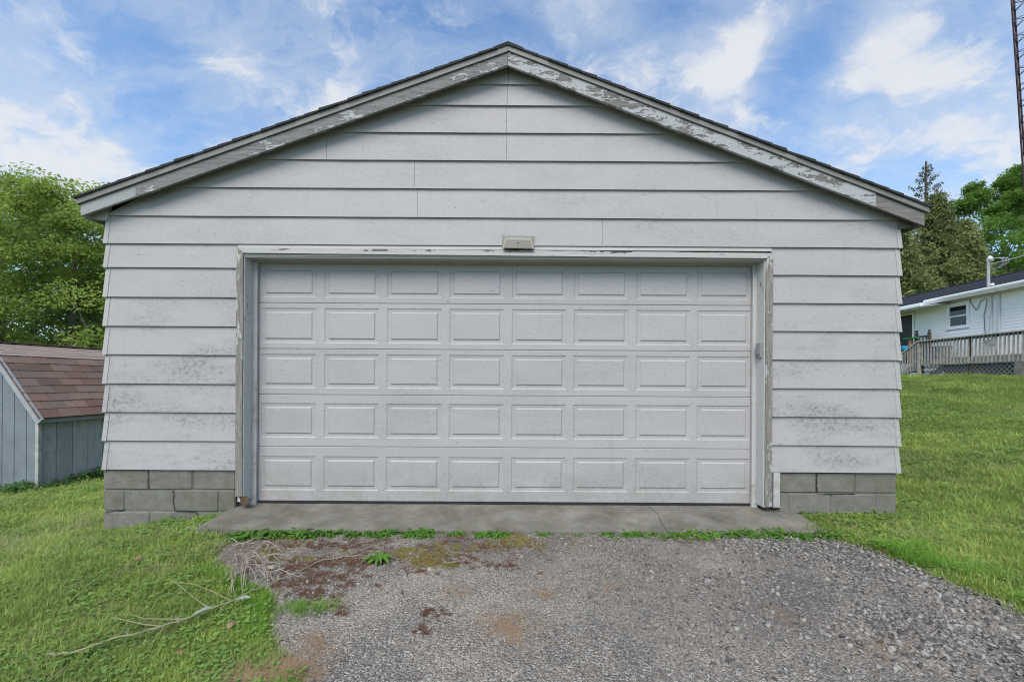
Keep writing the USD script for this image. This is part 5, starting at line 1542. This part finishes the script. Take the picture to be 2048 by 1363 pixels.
def build_litter():
    rng = np.random.default_rng(15)
    # loose gravel, thicker to the right and at the front
    pro = []
    for i in range(9):
        pro.append(("stone" if i == 0 else f"stone_{i:03d}", icorock(rng), (M['stone'], M['stone_dark'], M['stone'], M['stone_pale'])[i % 4]))
    n = 150000
    y = rng.uniform(-2.95, -.5, n); t = rng.uniform(0, 1, n)
    L, R = edge_left(y), edge_right(y)
    x = L + (R - L) * t
    nn = meshkit.fbm(np.stack([x * 1.6, y * 1.6, 0 * x], -1), 4, 21)
    dens = np.clip((nn - .38) * 2.2, .05, 1) * np.clip(.32 + .75 * (x - .0) / 1.6, .24, 1.0)
    k = (rng.uniform(0, 1, n) < dens * .9) & visible(x, y)
    x, y = x[k], y[k]; n = len(x)
    s = np.exp(rng.normal(math.log(.0050), .48, n)) * np.clip(.8 + .35 * (x - .5), .75, 1.5)
    s = np.clip(s, .0025, .021)
    q = rng.normal(0, 1, (n, 4)); q[:, 1:3] *= .35; q /= np.linalg.norm(q, axis=1, keepdims=True)
    zz = land(x, y) + .008 + .014 * bump_noise(x, y, 2.2, 7) + .016 * bump_noise(x, y, 9, 3) + .007 * bump_noise(x, y, 40, 5)
    scatter('/World/loose_gravel', pro, np.stack([x, y, zz + s * .25], 1), q, s, rng.integers(0, 9, n), label='loose grey gravel scattered over the old asphalt driveway')
    dz = lambda x, y: land(x, y) + .008 + .014 * bump_noise(x, y, 2.2, 7) + .016 * bump_noise(x, y, 9, 3)

    # moss cushions in front of the apron
    def moss(name, mat, label, areas, n0, seed, thr, sz):
        rg = np.random.default_rng(seed)
        pr = [("tuft" if i == 0 else f"tuft_{i:03d}", cat([blades(rg, 26, .014, .003, .010, .0030, 1.2, 2), broad_leaves(rg, 14, .013, .006, .005)]), mat) for i in range(3)]
        P = []
        for u0, u1, v0, v1, m in areas:
            u = rg.uniform(u0, u1, m); v = rg.uniform(v0, v1, m)
            q = np.array([onz(a, b, -.062) for a, b in zip(u, v)])
            f = meshkit.fbm(np.stack([q[:, 0] * 5, q[:, 1] * 8, 0 * u], -1), 4, seed)
            e = np.minimum.reduce([(u - u0) / (u1 - u0), (u1 - u) / (u1 - u0), (v - v0) / (v1 - v0), (v1 - v) / (v1 - v0)]) * 2
            f2 = meshkit.fbm(np.stack([q[:, 0] * 26, q[:, 1] * 30, 0 * u], -1), 3, seed + 1)
            val = f + .30 * np.clip(e, 0, .6) + .45 * (f2 - .5) - thr
            P.append(q[rg.uniform(0, 1, m) < np.clip((val + .12) / .26, 0, 1) ** 1.3])
        P = np.vstack(P); k = on_drive(P[:, 0], P[:, 1], -.01); P = P[k]
        P[:, 2] = dz(P[:, 0], P[:, 1]) - .001
        m = len(P)
        scatter(f'/World/{name}', pr, P, rg.uniform(0, 6.28, m), rg.uniform(.6, 1.4, m) * sz, rg.integers(0, 3, m), label=label)
    moss('red_moss', M['moss_red'], 'red brown moss spread over the driveway before the apron', [(500, 1120, 1064, 1150, 5200), (470, 780, 1100, 1185, 2600), (560, 700, 1160, 1230, 500), (1260, 1440, 1066, 1100, 420), (845, 900, 1215, 1245, 90), (815, 870, 1240, 1275, 90), (1180, 1260, 1070, 1085, 120)], 0, 33, .66, 1.15)
    moss('yellow_moss', M['moss_green'], 'yellow green moss among the red moss on the driveway', [(500, 700, 1070, 1112, 900), (770, 920, 1085, 1140, 1200), (930, 1090, 1066, 1105, 800), (510, 640, 1095, 1125, 500)], 0, 47, .68, 1.15)
    # dry grass mats lying on the asphalt
    pr = [("mat" if i == 0 else f"mat_{i:03d}", blades(rng, 22, .03, .02, .06, .0022, 2.2, 3, 0.0), M['straw']) for i in range(3)]
    P = []
    for u, v, ru, rv, m in ((1018, 1258, 45, 26, 85), (640, 1288, 42, 22, 34), (1165, 1090, 40, 12, 26), (1770, 1295, 55, 22, 34), (1085, 1190, 32, 12, 20), (590, 1340, 45, 28, 60), (1225, 1175, 18, 8, 10), (1560, 1230, 40, 14, 16), (1790, 1110, 50, 14, 30), (920, 1185, 30, 10, 14), (500, 1350, 60, 16, 30), (1590, 1050, 60, 8, 26)):
        a = rng.normal(0, .55, (m, 2))
        P.append(np.array([onz(u + i * ru, v + j * rv, -.07) for i, j in a]))
    P = np.vstack(P); P[:, 2] = np.where(on_drive(P[:, 0], P[:, 1]), dz(P[:, 0], P[:, 1]), land(P[:, 0], P[:, 1]) + .03) - .002
    m = len(P)
    scatter('/World/dry_grass', pr, P, rng.uniform(0, 6.28, m), np.stack([rng.uniform(.6, 1.2, m)] * 2 + [rng.uniform(.25, .5, m)], 1), rng.integers(0, 3, m), label='thin mats of dry straw lying on the driveway')

    # two plants rooted in the driveway, one leaf rosette and one grass tuft
    c = onz(757, 1122, -.06); c[2] = float(dz(c[0], c[1]))
    R = thing('leafy_weed', 'bright green leafy rosette weed growing out of the mossy driveway', 'weed', c)
    for i in range(22):
        part(R, 'leaf', strap(c + rng.normal(0, .006, 3) * (1, 1, .2), i * 2.4 + rng.normal(0, .2), rng.uniform(.06, .125), rng.uniform(.018, .030), rng.uniform(.35, .95), 6, rng.uniform(-.5, .5), .3, rng), M['weed'], True)
    c = onz(612, 1222, -.08); c[2] = float(dz(c[0], c[1])) - .004
    T = thing('grass_tuft', 'low green grass tuft growing out of the asphalt below the dead stalk', 'grass tuft', c)
    ms = [blades(rng, 150, .08, .02, .07, .0045, 1.5, 4) for _ in range(4)]
    ms = [(v * (1.0, .8, 1) + c + np.array([dx, dy, 0]), f) for (v, f), (dx, dy) in zip(ms, ((-.09, 0), (.02, .01), (.11, .02), (.03, -.04)))]
    for m_ in ms: part(T, 'blades', m_, M['grass_long'])

    # the long dead stalk, its side shoots and withered leaves
    def gp(u, v, h):
        p = ground_at(u, v, h)
        return p
    pts = [(112, 1310, .035), (171, 1296, .05), (239, 1273, .055), (314, 1255, .06), (372, 1236, .055), (461, 1202, .05), (513, 1176, .045), (581, 1149, .03), (649, 1118, .02), (697, 1111, .015), (740, 1108, .012)]
    p = np.array([gp(*q) for q in pts])
    S = thing('dead_stalk', 'long pale dead weed stalk lying across the left lawn onto the driveway', 'dead stalk', p[5])
    fine = np.stack([np.interp(np.linspace(0, 10, 41), np.arange(11), p[:, k]) for k in range(3)], 1) + rng.normal(0, .003, (41, 3))
    part(S, 'stalk', tube(fine, np.linspace(.0050, .0032, 41), 7), M['dead'], True)
    for sh in ([(420, 1218, .055), (390, 1195, .07), (352, 1165, .08), (341, 1160, .08)], [(461, 1200, .05), (430, 1184, .06), (390, 1168, .06), (341, 1161, .07)], [(330, 1252, .05), (290, 1248, .06), (235, 1236, .07), (222, 1234, .06)], [(372, 1237, .06), (330, 1237, .07), (285, 1236, .07), (258, 1226, .08)], [(330, 1252, .05), (312, 1272, .05), (300, 1290, .05)], [(500, 1182, .05), (520, 1160, .06), (545, 1150, .05)], [(461, 1202, .05), (440, 1215, .05), (447, 1220, .05)]):
        q = np.array([gp(*s_) for s_ in sh])
        part(S, 'side_shoot', tube(q, np.linspace(.0026, .0013, len(q)), 5), M['dead'])
    for u, v, az, L, w in ((356, 1244, 2.4, .11, .03), (386, 1230, .9, .13, .035), (318, 1258, 3.9, .15, .035), (296, 1282, 4.2, .10, .03), (470, 1200, .4, .10, .03), (255, 1268, 2.6, .07, .02), (110, 1309, 3.3, .10, .035), (487, 1190, 5.2, .09, .028)):
        part(S, 'leaf', strap(gp(u, v, .055), az, L * .75, w * .6, .25, 6, rng.uniform(.5, 1.6), .5, rng), M['dead_leaf'], True)

    # heap of dry twigs
    c0 = gp(505, 1140, 0)
    W = thing('twig_heap', 'heap of thin dry grey twigs on the driveway corner beside the lawn', 'twigs', c0)
    for i in range(46):
        u0, v0 = 462 + rng.uniform(0, 95), 1092 + rng.uniform(0, 62)
        u1, v1 = u0 + rng.uniform(-55, 75), v0 + rng.uniform(-14, 32)
        if i % 4 == 0: u1, v1 = u0 + rng.uniform(-12, 12), v0 + rng.uniform(25, 55)
        a, b = onz(u0, v0, -.07), onz(u1, v1, -.07)
        t = np.linspace(0, 1, 5)[:, None]
        q = a * (1 - t) + b * t + rng.normal(0, .008, (5, 3))
        q[:, 2] = dz(q[:, 0], q[:, 1]) + .012 + rng.uniform(.0, .055) * np.sin(np.pi * t[:, 0]) + rng.uniform(0, .02)
        part(W, 'twig', tube(q, np.linspace(rng.uniform(.0022, .0046), .0013, 5), 5), M['twig'])
    for i, (u, v) in enumerate(((548, 1160), (560, 1154), (530, 1138))):
        q = onz(u, v, -.06); q[2] = float(dz(q[0], q[1])) + .02
        part(W, 'dry_leaf', strap(q, 4 + i, .07, .025, .3, 6, 1.2, .5, rng), M['dead'], True)

    # single dry stems on the lawn
    for (sh, lb) in ((((128, 1190), (146, 1172), (164, 1153)), 'single straight dry straw stem on the left lawn, nearest the picture edge'), (((255, 1131), (278, 1116), (301, 1099)), 'single dry straw stem on the lawn before the left block foundation'), (((103, 1354), (118, 1344), (131, 1333)), 'short dry straw stem at the bottom left of the lawn'), (((222, 1152), (238, 1144), (252, 1132)), 'pale dry straw stem lying on the left lawn above the dead stalk tips')):
        q = np.array([gp(u, v, .05) for u, v in sh])
        single('straw_stem', tube(q, [.0032, .003, .002], 5), M['dead'], lb, 'straw')
    for (u, v, az, L, lb) in ((455, 1256, 1.3, .05, 'curled brown dead leaf in the grass just below the dead stalk'), (265, 1120, .3, .06, 'small brown dead leaf on the lawn before the left block foundation'), (360, 1308, 2.2, .045, 'tiny brown dead leaf low on the left lawn')):
        c = gp(u, v, .035)
        single('dead_leaf', strap(c, az, L, L * .5, .4, 6, 1.1, .4, rng), M['brown_leaf'], lb, 'leaf')
    # larger loose stones one can tell apart
    for k, (u, v, s, mt, lb) in enumerate(((1605, 1210, .018, 'stone', 'flat grey stone on the gravel, nearest the middle of the right driveway half'), (1840, 1173, .02, 'stone_pale', 'pale stone by the grass edge on the right of the driveway'), (1350, 1312, .024, 'stone', 'largest grey stone, at the bottom of the driveway'), (1295, 1133, .026, 'stone_dark', 'dark lump of asphalt standing on the driveway before the apron'), (898, 1188, .014, 'stone_dark', 'small dark lump in the middle of the driveway'), (1720, 1285, .020, 'stone', 'grey stone low on the right driveway half'), (1910, 1325, .018, 'stone_pale', 'pale stone in the bottom right corner of the driveway'))):
        c = onz(u, v, -.06); c[2] = float(dz(c[0], c[1])) + s * .25
        vv, ff = icorock(rng)
        single('stone', (vv * s + c, ff), M[mt], lb, 'stone')


build_litter()
